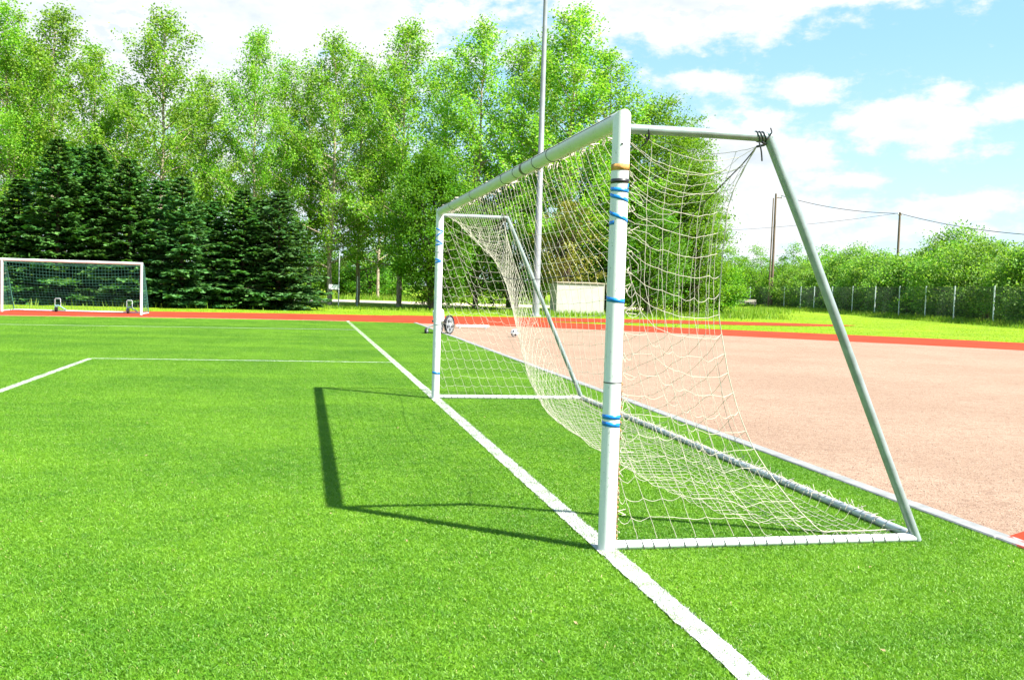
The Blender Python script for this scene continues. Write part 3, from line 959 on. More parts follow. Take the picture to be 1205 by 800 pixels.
def build_goal():
    g = thing('football_goal', 'big white football goal with cream net standing on the goal line in front', 'football goal')
    for k, y in enumerate((0.0, GW)):
        zt = GH - (0.0 if k == 0 else 0.0)
        p = MB()
        # round post, mitred into the crossbar at the top
        n = 28
        a = np.arange(n)*2*math.pi/n
        rows = []
        sgn = 1 if k == 0 else -1
        for z in (0.0, .25, .8, 1.5, 2.2):
            rows.append(np.stack([PR*np.cos(a), PR*np.sin(a), np.full(n, z)], 1))
        rows.append(np.stack([PR*np.cos(a), PR*np.sin(a), GH - PR - sgn*PR*np.sin(a)], 1))
        # the mitre leaves the outer side of the post tall
        V = np.concatenate(rows); m = len(rows)
        i, j = np.meshgrid(np.arange(m-1), np.arange(n), indexing='ij'); i = i.ravel(); j = j.ravel(); kk = (j+1) % n
        p.add(V, np.stack([i*n+j, i*n+kk, (i+1)*n+kk, (i+1)*n+j], 1), True)
        p.add(np.concatenate([rows[-1]]), np.arange(n))
        post = p.build('post', MAT['post_white'], g, (0, y, 0))
        cx = cy = 0.0
        def tape(name, mat, strips):
            for s in strips:
                t = MB(); V, F = ring_strip(cx, cy, PR, *s)
                t.add(V, F, True)
                t.build(name, MAT[mat], post)
        # camera side of the post is around -110 degrees
        if k == 0:
            tape('rusty_tape', 'rust_tape', [(2.205, 2.21, -300, 60, .036, 40)])
            tape('black_tape', 'black_tape', [(2.125, 2.135, -300, 60, .026, 40)])
            tape('blue_tape', 'blue_tape', [(2.085, 2.075, -190, -25, .022), (2.055, 2.02, -200, -30, .022), (2.10, 2.11, -50, 20, .03), (1.955, 1.905, -190, -20, .022), (1.89, 1.895, -200, -135, .022)])
            tape('blue_tape', 'blue_tape', [(1.465, 1.445, -230, 60, .026), (1.48, 1.455, -260, -90, .02)])
            tape('cable_tie', 'dark', [(.985, .985, -300, 60, .006, 30)])
            tape('blue_tape', 'blue_tape', [(.79, .785, -240, 60, .026), (.755, .735, -240, 40, .026)])
            b = MB(); b.tube([(-.010, -PR-.0005, 2.335), (-.0098, -PR+.005, 2.335)], .006, 10); b.build('bolt', MAT['dark'], post)
            # tan clip strip that holds the net to the back of the post
            c = MB()
            for z in np.concatenate([np.arange(.06, .52, .028), np.arange(.66, 1.0, .045)]):
                c.box((PR+.010, .012, z), (.014, .016, .018), bevel=.004)
            c.tube([(PR+.006, .012, .04), (PR+.006, .012, 1.0)], .004, 6)
            c.build('net_clip_strip', MAT['clip'], post)
        else:
            tape('blue_tape', 'blue_tape', [(2.27, 2.22, -210, -40, .02), (2.22, 2.12, -40, -210, .02), (2.12, 2.07, -210, -60, .02), (2.03, 2.06, -210, -40, .02), (1.86, 1.84, -200, -60, .022), (1.80, 1.83, -200, -60, .022)])
            tape('grey_tape', 'galv', [(1.00, 1.0, -300, 60, .02), (1.95, 1.95, -300, 60, .02)])
            tape('blue_tape', 'blue_tape', [(.37, .34, -240, 40, .03)])
        # anchor foot
        b = MB(); b.tube([(0, 0, -.01), (0, 0, .004)], PR+.012, 20); b.build('foot', MAT['alu'], post)
    # crossbar with mitred ends
    n = 28
    a = np.arange(n)*2*math.pi/n
    cb = MB(); zc = GH - PR
    r0 = np.stack([PR*np.cos(a), 0 - PR*np.sin(a), zc + PR*np.sin(a)], 1)
    r1 = np.stack([PR*np.cos(a), GW + PR*np.sin(a), zc + PR*np.sin(a)], 1)
    rows = [r0] + [np.stack([PR*np.cos(a), np.full(n, y), zc + PR*np.sin(a)], 1) for y in np.linspace(.4, GW-.4, 10)] + [r1]
    V = np.concatenate(rows); m = len(rows)
    i, j = np.meshgrid(np.arange(m-1), np.arange(n), indexing='ij'); i = i.ravel(); j = j.ravel(); kk = (j+1) % n
    cb.add(V, np.stack([i*n+j, (i+1)*n+j, (i+1)*n+kk, i*n+kk], 1), True)
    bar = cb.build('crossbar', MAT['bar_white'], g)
    # dark slot along the front of the bar
    t = R(147)
    s = MB(); s.box((PR*math.cos(t), GW/2, zc + PR*math.sin(t)), (.0035, GW-.14, .006), rot=(0, math.pi/2 - t, 0))
    s.build('slot', MAT['dark'], bar)
    for y in (1.55, 2.0, 3.2, 4.85, 2.7, 6.3):
        s = MB(); V = loop_cord((0, y, zc), (0.12, 1, 0), PR+.002, .002, 20); s.tube(V, .0024, 5, caps=False)
        s.build('cord_wrap', MAT['rope_dark'], bar)
    s = MB()
    for y in np.arange(1.3, 5.6, .23):
        V = loop_cord((0, y + rng.normal(0, .03), zc), (0.35, 1, 0.1), PR+.0015, .002, 16); s.segs(V[5:-1], V[6:], .0011)
    tag(s.build('thin_cord', MAT['rope_dark'], bar), kind='stuff')
    s = MB()
    V = loop_cord((0, 2.42, zc), (.05, 1, 0), PR+.001, .002, 20)
    s.tube([(0, 2.385, zc), (0, 2.455, zc)], PR+.0015, 24)
    s.build('black_tape', MAT['black_tape'], bar)
    # knots of twine along the bar, where the net is tied on
    s = MB()
    for y in np.linspace(.25, GW-.2, 32):
        yy = y + rng.normal(0, .05)
        k = rng.integers(3, 8)
        for _ in range(k):
            A = np.array([.035, yy, zc-.045]) + rng.normal(0, .014, 3); B = A + rng.normal(0, .026, 3)
            s.segs([A], [B], .0042)
    for y in (.45, 1.6, 3.3, 4.1, 5.8, 6.3, 7.05):
        for _ in range(6):
            A = np.array([.01, y, zc+.053]) + rng.normal(0, .011, 3)*[1, 1.6, .4]; B = A + rng.normal(0, .017, 3)*[1, 1.6, .5]
            s.segs([A], [B], .0045)
    tag(s.build('twine_knots', MAT['knot'], bar), kind='stuff')

    TR = .028
    for k, y in enumerate((0.0, GW)):
        tb = MB(); tb.tube([(PR-.004, y, 2.43), (DT*.5, y, 2.435), (DT+.02, y, 2.435)], TR, 16)
        tb.build('top_side_bar', MAT['alu'], g)
        st = MB(); st.tube([(DT-.005, y, 2.452), (DT+.25, y, 1.92), (DB+.0, y, .012)], TR+.001, 16, ref=(0, 1, 0))
        st.build('rear_stay', MAT['alu'], g)
        gb = MB(); gb.tube([(PR-.004, y, .036), (1.0, y, .033), (DB-.02, y, .031)], TR, 16)
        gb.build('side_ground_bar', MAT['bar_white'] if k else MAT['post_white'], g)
        # thin lashing spiral round the ground bar
        ls = MB()
        for x in np.arange(.12, DB-.1, .088):
            zb = .036 - .003*x if x < 1 else .033 - .002*(x-1)
            V = loop_cord((x + rng.normal(0, .006), y, zb), (1, .0, .30), TR+.003, .002, 16); ls.segs(V[:-1], V[1:], .0026)
        tag(ls.build('lashing', MAT['lash'], g), kind='stuff')
    rb = MB(); rb.tube([(DB-.005, .03, .034), (DB-.005, GW/2, .032), (DB-.005, GW-.03, .034)], TR, 16)
    rb.build('rear_ground_bar', MAT['galv'], g)

    # net
    P, E, L, K, S, NR, NB, NC = simulate_net()
    nb = MB()
    A, B = P[E[:, 0]], P[E[:, 1]]
    ln = np.linalg.norm(B-A, axis=1)
    sag = np.sqrt(np.maximum(0, 3/8*(np.minimum(L, ln+.05)**2 - ln**2)))*.8
    sag = np.minimum(sag, .035)
    rad = np.where(K == 1, .003, .00155)
    prev = A
    ns = 4
    wob = rng.normal(0, .0016, (len(A), ns+1, 3)); wob[:, 0] = 0; wob[:, -1] = 0
    for s_ in range(1, ns+1):
        u = s_/ns
        pt = A + (B-A)*u + wob[:, s_]
        pt[:, 2] -= 4*sag*u*(1-u)
        pt[:, 2] = np.maximum(pt[:, 2], .012)
        m = K == 0
        nb.segs(prev[m], pt[m], rad[m], 4)
        prev = pt
    # knots
    r = .0040
    oc = np.array([(1, 0, 0), (-1, 0, 0), (0, 1, 0), (0, -1, 0), (0, 0, 1), (0, 0, -1)], float)*r
    F = np.array([(0, 2, 4), (2, 1, 4), (1, 3, 4), (3, 0, 4), (2, 0, 5), (1, 2, 5), (3, 1, 5), (0, 3, 5)])
    V = (P[:, None] + oc[None]).reshape(-1, 3)
    nb.add(V, (np.arange(len(P))[:, None, None]*6 + F).reshape(-1, 3), True)
    net = nb.build('net', MAT['cord'], g)
    # border cords down the rear edges of the side panels
    for c in (0, NC):
        bc = MB(); bc.tube(resample(P[S[NR:, c]] + [0, 0, .003], 90), .0032, 5)
        bc.build('border_cord', MAT['cord'], net)
    # dark rope along the rear top edge and the ties at its corners
    rp = MB()
    top = P[S[NR]]
    rp.tube(resample(top, 160), .0038, 5)
    rp.build('net_rope', MAT['rope_dark'], net)
    for y in (0.0, GW):
        sg = 1 if y == 0 else -1
        c = P[S[NR, 0 if sg > 0 else NC]]
        t = MB()
        for dx in (-.05, -.03, -.01):
            V = loop_cord((DT+dx-.02, y, 2.435), (1, .0, .4), TR+.004, .003, 14); t.segs(V[:-1], V[1:], .0048)
        t.tube(resample([(DT-.05, y-.03*sg, 2.40), (c[0]+.03, y, 2.392), tuple(c)], 8), .007, 6)
        t.tube(resample([(DT-.07, y-.032*sg, 2.40), (DT-.055, y-.034*sg, 2.35), (DT-.045, y-.03*sg, 2.29)], 8), .0045, 6)
        t.tube(resample([(DT-.02, y-.03*sg, 2.42), (DT+.005, y-.035*sg, 2.455), (DT-.0, y-.03*sg, 2.485)], 8), .004, 6)
        t.build('corner_tie', MAT['black_tape'], net)
        if sg > 0:
            t = MB(); V = loop_cord((.155, y, 2.42), (1, 0, .12), TR+.006, .003, 16); V[:, 2] -= .012; t.segs(V[:-1], V[1:], .0052)
            V = np.array([(.155, -.03, 2.42), (.15, -.012, 2.36), (.12, 0, 2.335)]); t.tube(V, .004, 5)
            t.build('front_tie', MAT['black_tape'], net)
    # net lashed to the rear bar with white cord
    ls = MB()
    for y in np.arange(.06, GW-.05, .058):
        yy = y + rng.normal(0, .01)
        if y < .55 and rng.random() < .5:
            continue
        V = loop_cord((DB-.005, yy, .034), (rng.normal(0, .5), 1, rng.normal(0, .25)), TR+.003, .002, 12)
        V += rng.normal(0, .0025, V.shape); ls.segs(V[:-1], V[1:], .0028)
        A = np.array([DB-.01, yy, .066]); 
        for _ in range(2):
            B_ = A + np.array([rng.normal(-.01, .03), rng.normal(0, .03), abs(rng.normal(0, .02))]); ls.segs([A], [B_], .0026)
    tag(ls.build('white_lashing', MAT['cord'], net), kind='stuff')
    # loose cord ends along the near post
    ls = MB()
    for z in np.arange(.12, 2.2, .115):
        for _ in range(2):
            A = np.array([PR+.012, .004, z]); B_ = A + np.array([abs(rng.normal(.03, .03)), rng.normal(0, .012), rng.normal(0, .04)])
            Cc = B_ + np.array([rng.normal(0, .03), 0, rng.normal(-.02, .03)])
            ls.segs([A, B_], [B_, Cc], .0026)
    tag(ls.build('loose_cord', MAT['cord'], net), kind='stuff')
    return g


build_goal()


# ------------------------------------------------------------------ far goal with green net
def build_far_goal():
    W, H, Db = 5.0, 2.05, 1.35
    p0 = Vector((at(2, 35.2, 366), 35.2, 0)); p1 = Vector((at(166, 34.9, 368), 34.9, 0))
    rz = math.atan2(p1.y-p0.y, p1.x-p0.x)
    g = thing('small_football_goal', 'small white goal with green net and transport wheels on the red track', 'football goal', p0, rz)
    W = (p1-p0).length
    pr = .05
    for x in (0, W):
        MB().tube([(x, 0, 0), (x, 0, H-.02)], pr, 14).build('post', MAT['post_white'], g)
    MB().tube([(-pr, 0, H-pr), (W+pr, 0, H-pr)], pr+.002, 14).build('crossbar', MAT['post_white'], g)
    for x in (0, W):
        MB().tube([(x, .04, H-.10), (x, .42, H-.14), (x, Db, .06)], .02, 10, ref=(1, 0, 0)).build('rear_stay', MAT['green_net'], g)
        MB().tube([(x, .05, .04), (x, Db, .04)], .022, 10).build('side_ground_bar', MAT['pale_metal'], g)
    MB().tube([(0, Db, .04), (W, Db, .04)], .03, 10).build('rear_ground_bar', MAT['pale_metal'], g)
    nb = MB(); A = []; B = []
    nx = int(W/.12); ny = 20
    G = np.zeros((ny+1, nx+1, 3))
    for i in range(ny+1):
        u = i/ny
        for j in range(nx+1):
            v = j/nx
            if u < .2:
                y = .05 + u/.2*.38; z = H-.08 - .05*u/.2
            else:
                k = (u-.2)/.8; y = .43 + k*(Db-.43) - .25*math.sin(k*math.pi)*math.sin(v*math.pi)**.4; z = (H-.13)*(1-k)+.05*k - .06*math.sin(k*math.pi)
            z -= .12*math.sin(v*math.pi)*math.sin(min(1, u*1.4)*math.pi)
            G[i, j] = (v*W, y, max(z, .03))
    A += [G[:, :-1].reshape(-1, 3), G[:-1].reshape(-1, 3)]; B += [G[:, 1:].reshape(-1, 3), G[1:].reshape(-1, 3)]
    for x in (0, W):
        Sd = np.zeros((17, 11, 3))
        for i in range(17):
            z = (H-.1)*(1-i/16)+.04
            d = .42 + (Db-.42)*i/16
            for j in range(11):
                Sd[i, j] = (x, .04 + (d-.04)*j/10, z - .04*math.sin(j/10*math.pi))
        A += [Sd[:, :-1].reshape(-1, 3), Sd[:-1].reshape(-1, 3)]; B += [Sd[:, 1:].reshape(-1, 3), Sd[1:].reshape(-1, 3)]
    nb.segs(np.concatenate(A), np.concatenate(B), .0042)
    nb.build('net', MAT['green_net'], g)
    for x in (W*.318, W*.852):
        y = Db-.12
        br = MB()
        br.tube([(x-.02, y, .20), (x+.10, y+.02, .24), (x+.34, y+.1, .07)], .022, 8)
        br.tube([(x-.08, y, .10), (x-.03, y, .26), (x+.08, y, .26)], .022, 8)
        b = br.build('wheel_bracket', MAT['teal_metal'], g)
        MB().tube([(x-.035, y-.03, .10), (x+.035, y-.03, .10)], .10, 16).build('wheel', MAT['tyre'], b)
        h = MB()
        h.tube([(x-.06, y, .22), (x-.06, y, .50), (x-.04, y, .53), (x+.13, y, .53), (x+.15, y, .50), (x+.15, y, .22)], .010, 8, ref=(0, 1, 0))
        h.build('handle', MAT['pale_metal'], b)


build_far_goal()


# ------------------------------------------------------------------ small things
def build_mast():
    x, y = 10.75, 46.2
    g = thing('floodlight_mast', 'tall pale grey floodlight mast rising behind the goal net', 'floodlight', (x, y, 0))
    MB().tube([(0, 0, -.03), (0, 0, 6.0), (0, 0, 6.02), (0, 0, 17.4)], [.205, .175, .165, .115], 20).build('pole', MAT['mast'], g)
    MB().tube([(0, 0, -.03), (0, 0, .06)], .30, 16).build('base_plate', MAT['galv'], g)
    MB().box((.0, -.172, 1.0), (.14, .03, .45), bevel=.01).build('access_door', MAT['galv'], g)
    for z in (6.0, 11.3):
        MB().tube([(0, 0, z-.07), (0, 0, z+.07)], .165 if z < 7 else .125, 16).build('collar', MAT['galv'], g)
    MB().box((0, 0, 17.35), (2.4, .12, .12), bevel=.01).build('cross_arm', MAT['cart_dark'], g)
    for dx in (-.9, 0.0, .9):
        l = MB().box((dx, -.18, 17.65), (.55, .22, .45), rot=(R(28), 0, 0), bevel=.03).build('lamp_head', MAT['cart_dark'], g)
        MB().box((dx, -.295, 17.59), (.47, .01, .36), rot=(R(28), 0, 0)).build('lens', MAT['pale_metal'], l)


build_mast()


def build_white_box():
    y = 51.5
    x0, x1 = at(656, y, 352), at(711, y, 352)
    w = x1-x0; h = 1.95
    g = thing('storage_shed', 'low cream white storage shed on the grass behind the goal net', 'shed', ((x0+x1)/2, y+.9, 0), R(-2))
    MB().box((0, 0, h/2-.03), (w-.06, 1.74, h-.06), bevel=.01).build('body', MAT['panel_trim'], g)
    n = 4
    for i in range(n):
        MB().box((-w/2+.03+(w-.06)*(i+.5)/n, -.888, h/2-.03), ((w-.06)/n-.006, .03, h-.12), bevel=.004).build('panel', MAT['panel'], g)
    for s in (-1, 1):
        MB().box((s*(w/2-.005), 0, h/2-.03), (.045, 1.82, h-.1), bevel=.01).build('side_panel', MAT['panel'], g)
    MB().box((0, 0, h), (w+.06, 1.95, .05), rot=(R(1.5), 0, 0), bevel=.01).build('roof', MAT['panel_trim'], g)


build_white_box()


def build_sign():
    y = 56.0
    x = at(398.5, y, 345)
    g = thing('sign_post', 'white rectangular sign board on a thin grey post by the spruces', 'sign', (x, y, 0))
    MB().tube([(0, 0, -.03), (0, 0, 3.4)], .04, 10).build('post', MAT['galv'], g)
    MB().box((-.30, -.035, 1.22), (.62, .02, .30), bevel=.004).build('board', MAT['sign_white'], g)
    MB().box((-.30, -.018, 1.22), (.5, .014, .04)).build('bracket', MAT['galv'], g)
    y = 57.0
    x = at(420.5, y, 345)
    g = thing('thin_pole', 'thin dark metal pole standing right of the white sign', 'pole', (x, y, 0))
    MB().tube([(0, 0, -.03), (0, 0, 1.95)], .035, 8).build('shaft', MAT['galv'], g)
    MB().tube([(0, 0, 1.95), (0, 0, 1.99)], .045, 8).build('cap', MAT['dark'], g)
    y = 60.0
    x = at(470.5, y, 345)
    g = thing('thin_pole', 'short thin pole in shade below the round green tree', 'pole', (x, y, 0))
    MB().tube([(0, 0, -.03), (0, 0, 1.5)], .03, 8).build('shaft', MAT['galv'], g)
    MB().tube([(0, 0, 1.5), (0, 0, 1.54)], .045, 8).build('cap', MAT['dark'], g)


build_sign()


def build_cart():
    # wheeled cart, mostly hidden behind the far post of the goal
    y = 24.6
    x = at(516, y, 392)
    g = thing('wheeled_cart', 'small white wheeled cart with big grey spoked wheel behind the far goalpost', 'cart', (x, y, 0), 0)
    def wheel(cx, cy, r, ang, wide, name='wheel'):
        ax = np.array([math.cos(ang), math.sin(ang), 0])
        c = np.array([cx, cy, r])
        t = MB()
        a = np.arange(33)*2*math.pi/32
        s = np.cross(ax, [0, 0, 1.0]); 
        ring = c + (r-.022)*(np.cos(a)[:, None]*s + np.sin(a)[:, None]*np.array([0, 0, 1.0]))
        for k in np.linspace(-wide/2, wide/2, 3):
            t.tube(ring + ax*k, .022, 8, caps=False)
        w_ = t.build(name, MAT['tyre'], g)
        h = MB()
        h.tube([c - ax*.02, c + ax*.02], r-.035, 28)
        h.build('rim', MAT['cart_grey'], w_)
        for k in range(5):
            b = k*2*math.pi/5 + .3
            d = math.cos(b)*s + math.sin(b)*np.array([0, 0, 1.0])
            e = math.cos(b+.63)*s + math.sin(b+.63)*np.array([0, 0, 1.0])
            sp = MB(); sp.tube([c + ax*.024 + e*r*.36, c + ax*.024 + e*r*.62], r*.13, 8, True)
            sp.build('wheel_hole', MAT['cart_dark'], w_)
        hb = MB(); hb.tube([c - ax*.05, c + ax*.05], r*.16, 12); hb.build('hub', MAT['pale_metal'], w_)
        return w_
    wheel(.345, .10, .30, R(-36), .05)
    wheel(.12, .52, .30, R(-22), .05)
    cs = MB()
    wheel(-.385, -.05, .10, R(-30), .03, 'caster_wheel')
    f = MB()
    f.tube([(-.385, -.05, .11), (-.30, -.03, .24), (-.10, .0, .30), (.28, .10, .34)], .028, 8)
    f.tube([(-.12, .0, .30), (-.16, .0, .55), (-.10, .05, .78)], .022, 8)
    f.tube([(.30, .12, .30), (.02, .42, .30)], .02, 8)
    f.build('frame', MAT['cart_grey'], g)
    b = MB(); b.box((.0, .08, .56), (.30, .3, .44), rot=(0, R(-6), R(20)), bevel=.06); b.build('tank', MAT['post_white'], g)
    b = MB(); b.box((-.19, .0, .40), (.05, .08, .07), bevel=.01); b.build('latch', MAT['dark'], g)


build_cart()


def build_ball():
    import bmesh
    r = .125
    bm = bmesh.new()
    bmesh.ops.create_icosphere(bm, subdivisions=1, radius=1)
    V12 = [v.co.copy() for v in bm.verts]
    bm.free()
    y = 24.0
    x = at(605.5, y, 392)
    g = thing('football', 'white football with black pentagons lying on the gravel', 'ball', (x, y, r-.008), 0.4)
    # truncated icosahedron: black pentagons and white hexagons, puffed to a ball
    nbr = {i: [j for j in range(12) if j != i and (V12[i]-V12[j]).length < 1.2] for i in range(12)}
    def ordered(center, pts):
        c = center.normalized(); ref = pts[0] - c*(pts[0].dot(c)); ref.normalize(); s = c.cross(ref)
        return sorted(pts, key=lambda p: math.atan2(p.dot(s), p.dot(ref)))
    def patch(mb, pts, inset):
        cen = Vector((0, 0, 0))
        for p in pts: cen += p
        cen /= len(pts)
        rows = []
        for f, rr in ((1.0, .975), (.90, .998), (.6, 1.0), (.3, 1.0)):
            ring = []
            for k in range(len(pts)):
                a, b = pts[k], pts[(k+1) % len(pts)]
                for u in (0, .5):
                    q = cen + (a.lerp(b, u) - cen)*f*inset
                    ring.append(q.normalized()*r*rr)
            rows.append(ring)
        n = len(rows[0])
        V = [tuple(q) for ring in rows for q in ring] + [tuple(cen.normalized()*r)]
        F = []
        for i in range(len(rows)-1):
            for j in range(n):
                F.append((i*n+j, i*n+(j+1) % n, (i+1)*n+(j+1) % n, (i+1)*n+j))
        mb.add(V, F, True)
        T = [((len(rows)-1)*n+j, (len(rows)-1)*n+(j+1) % n, len(rows)*n) for j in range(n)]
        mb.add(V, T, True)
    for i in range(12):
        mb = MB(); pts = [V12[i].lerp(V12[j], 1/3) for j in nbr[i]]
        patch(mb, ordered(V12[i], pts), 1.0)
        mb.build('black_pentagon', MAT['ball_black'], g)
    seen = set()
    for i in range(12):
        for j in nbr[i]:
            for k in nbr[i]:
                if k in nbr[j] and tuple(sorted((i, j, k))) not in seen:
                    seen.add(tuple(sorted((i, j, k))))
                    pts = []
                    for a, b in ((i, j), (j, k), (k, i)):
                        pts += [V12[a].lerp(V12[b], 1/3), V12[a].lerp(V12[b], 2/3)]
                    c = (V12[i]+V12[j]+V12[k])/3
                    mb = MB(); patch(mb, ordered(c, pts), 1.0)
                    mb.build('white_hexagon', MAT['ball_white'], g)


build_ball()


def build_plank():
    y = 29.3
    x0, x1 = at(537, y, 385), at(575, y, 385)
    g = thing('white_board', 'long white board lying at the gravel edge left of the football', 'board', ((x0+x1)/2, y, 0), R(-4))
    L = x1-x0
    MB().box((0, 0, .085), (L, .22, .07), bevel=.008).build('plank', MAT['sign_white'], g)
    for s in (-1, 1):
        MB().box((s*L*.4, 0, .022), (.06, .2, .055), bevel=.004).build('foot', MAT['galv'], g)


build_plank()


def build_bench():
    y = 106
    x = at(879, y, 358)
    g = thing('bench', 'pale wooden bench on the grass left of the tall wooden utility pole', 'bench', (x, y, 0), R(-8))
    for k, z in enumerate((.72, .90)):
        MB().box((-.3, .17+.03*k, z), (3.0, .03, .13), bevel=.008).build('back_slat', MAT['wood_pale'], g)
    for k in range(3):
        MB().box((-.3, -.18+.13*k, .48), (3.0, .11, .04), bevel=.008).build('seat_slat', MAT['wood_pale'], g)
    for dx in (-1.6, 1.0):
        MB().box((dx, -.05, .22), (.07, .4, .50), bevel=.01).build('leg', MAT['cart_dark'], g)
        MB().box((dx, .21, .62), (.06, .04, .7), bevel=.006).build('back_post', MAT['cart_dark'], g)


build_bench()


def build_poles():
    y1 = 104.0
    x1 = at(907.5, y1, 355)
    h1 = height_at(913, 228, x1, y1)
    g = thing('utility_pole', 'tall brown wooden utility pole with leaning stay left of the fence', 'utility pole', (x1, y1, 0))
    MB().tube([(0, 0, -.3), (0, 0, h1*.5), (0, 0, h1)], [.17, .145, .115], 12).build('shaft', MAT['wood_pole'], g)
    MB().tube([(-.42, -.1, -.3), (-.36, -.1, h1*.96)], [.11, .07], 10).build('stay', MAT['wood_pole'], g)
    MB().box((.35, 0, h1-.5), (.9, .1, .1), bevel=.01).build('cross_arm', MAT['wood_pole'], g)
    for dx in (.4, .72):
        MB().tube([(dx, 0, h1-.45), (dx, 0, h1-.38), (dx, 0, h1-.2)], [.03, .06, .04], 8).build('insulator', MAT['sign_white'], g)
    y2 = 92.0
    x2 = at(1056.5, y2, 300)
    h2 = height_at(1058, 250, x2, y2)
    g = thing('utility_pole', 'grey utility pole rising behind the hedge and carrying the cable', 'utility pole', (x2, y2, 0))
    MB().tube([(0, 0, -.3), (0, 0, h2*.5), (0, 0, h2)], [.17, .145, .12], 12).build('shaft', MAT['wood_pole'], g)
    for dx in (-.2, .2):
        MB().tube([(dx, 0, h2-.3), (dx, 0, h2-.2), (dx, 0, h2-.08)], [.03, .06, .04], 8).build('insulator', MAT['sign_white'], g)
    MB().box((0, 0, h2-.3), (.5, .08, .08), bevel=.01).build('cross_arm', MAT['wood_pole'], g)
    def wire(a, b, sag, label, rad):
        a = np.array(a); b = np.array(b)
        t = np.linspace(0, 1, 24)
        P = a + (b-a)*t[:, None]; P[:, 2] -= 4*sag*t*(1-t)
        tag(MB().tube(P, rad, 5).build('overhead_cable', MAT['wire']), label, 'cable')
    top1 = (x1+.72, y1, h1-.2); top2 = (x2, y2, h2-.12)
    wire(top1, top2, .5, 'overhead cable sagging between the brown pole and the grey pole', .035)
    y3 = 66.0
    xe = at(1260, y3, 280)
    wire(top2, (xe, y3, height_at(1260, 279, xe, y3)), .5, 'overhead cable running from the grey pole out past the right edge', .035)
    y4 = 150.0
    xs = at(790, y4, 270)
    wire((x2-.2, y2, h2-.1), (xs, y4, height_at(790, 272, xs, y4)), .6, 'thin faint overhead cable running from the grey pole far left behind the net', .022)


build_poles()


# ------------------------------------------------------------------ fence
def fence_xy(px):
    # the fence runs along X = 44.2 + .2*(Y-52)
    lo, hi = 20.0, 400.0
    f = lambda Y: at(px, Y, 370) - (44.2 + .2*(Y-52))
    Ys = np.linspace(20, 160, 1401)
    v = [f(Y) for Y in Ys]
    for i in range(len(Ys)-1):
        if v[i]*v[i+1] <= 0:
            Y = Ys[i]
            return 44.2 + .2*(Y-52), Y
    return None


def build_fence():
    pxs = [862, 881.6, 903, 922, 941, 957, 978, 1002, 1028.7, 1057, 1088, 1121.8, 1168, 1235, 1330]
    pts = [fence_xy(p) for p in pxs]
    g = thing('mesh_fence', 'long wire mesh fence with pale posts in front of the green hedge', 'fence', (0, 0, 0))
    H = 2.65
    post = MB().tube([(0, 0, -.1), (0, 0, H)], .045, 8).mesh('post', MAT['pale_metal'])
    # unit panel, 1 m long, scaled to its bay
    A = []; B = []
    for z in np.linspace(.08, H-.1, 13):
        A.append((0, 0, z)); B.append((1, 0, z))
    for x in np.linspace(.01, .99, 62):
        A.append((x, 0, .05)); B.append((x, 0, H-.06))
    panels = []
    for a, b in zip(pts[:-1], pts[1:]):
        o = bpy.data.objects.new('post', post); COL.objects.link(o); o.parent = g; o.location = (a[0], a[1], 0)
        d = np.array(b)-np.array(a)
        L = np.linalg.norm(d)
        mb = MB(); AA = np.array(A)*[L, 1, 1]; BB = np.array(B)*[L, 1, 1]
        mb.segs(AA, BB, .0034)
        mp = mb.build('mesh_panel', MAT['fence_wire'], g)
        mp.location = (a[0], a[1], 0); mp.rotation_euler = (0, 0, math.atan2(d[1], d[0]))
    o = bpy.data.objects.new('post', post); COL.objects.link(o); o.parent = g; o.location = (pts[-1][0], pts[-1][1], 0)
    return pts


FENCE = build_fence()


# ------------------------------------------------------------------ trees
def leaf_quads(C, size, up=0.35, aspect=0.62, r=None):
    """one small leaf-shaped face at every centre"""
    r = r or rng
    n = len(C)
    nrm = r.normal(0, 1, (n, 3)); nrm[:, 2] = np.abs(nrm[:, 2]) + up
    nrm /= np.linalg.norm(nrm, axis=1)[:, None]
    t = r.normal(0, 1, (n, 3)); t -= nrm*(t*nrm).sum(1)[:, None]; t /= np.linalg.norm(t, axis=1)[:, None]
    s = np.cross(nrm, t)
    L = size*(.65 + .7*r.random(n)); W = L*aspect
    V = np.zeros((n, 4, 3))
    V[:, 0] = C - t*L[:, None]/2
    V[:, 1] = C + s*W[:, None]/2 + t*L[:, None]*.05
    V[:, 2] = C + t*L[:, None]/2 - nrm*L[:, None]*.12
    V[:, 3] = C - s*W[:, None]/2 + t*L[:, None]*.05
    return V.reshape(-1, 3), np.arange(4*n).reshape(-1, 4)


build_litter()


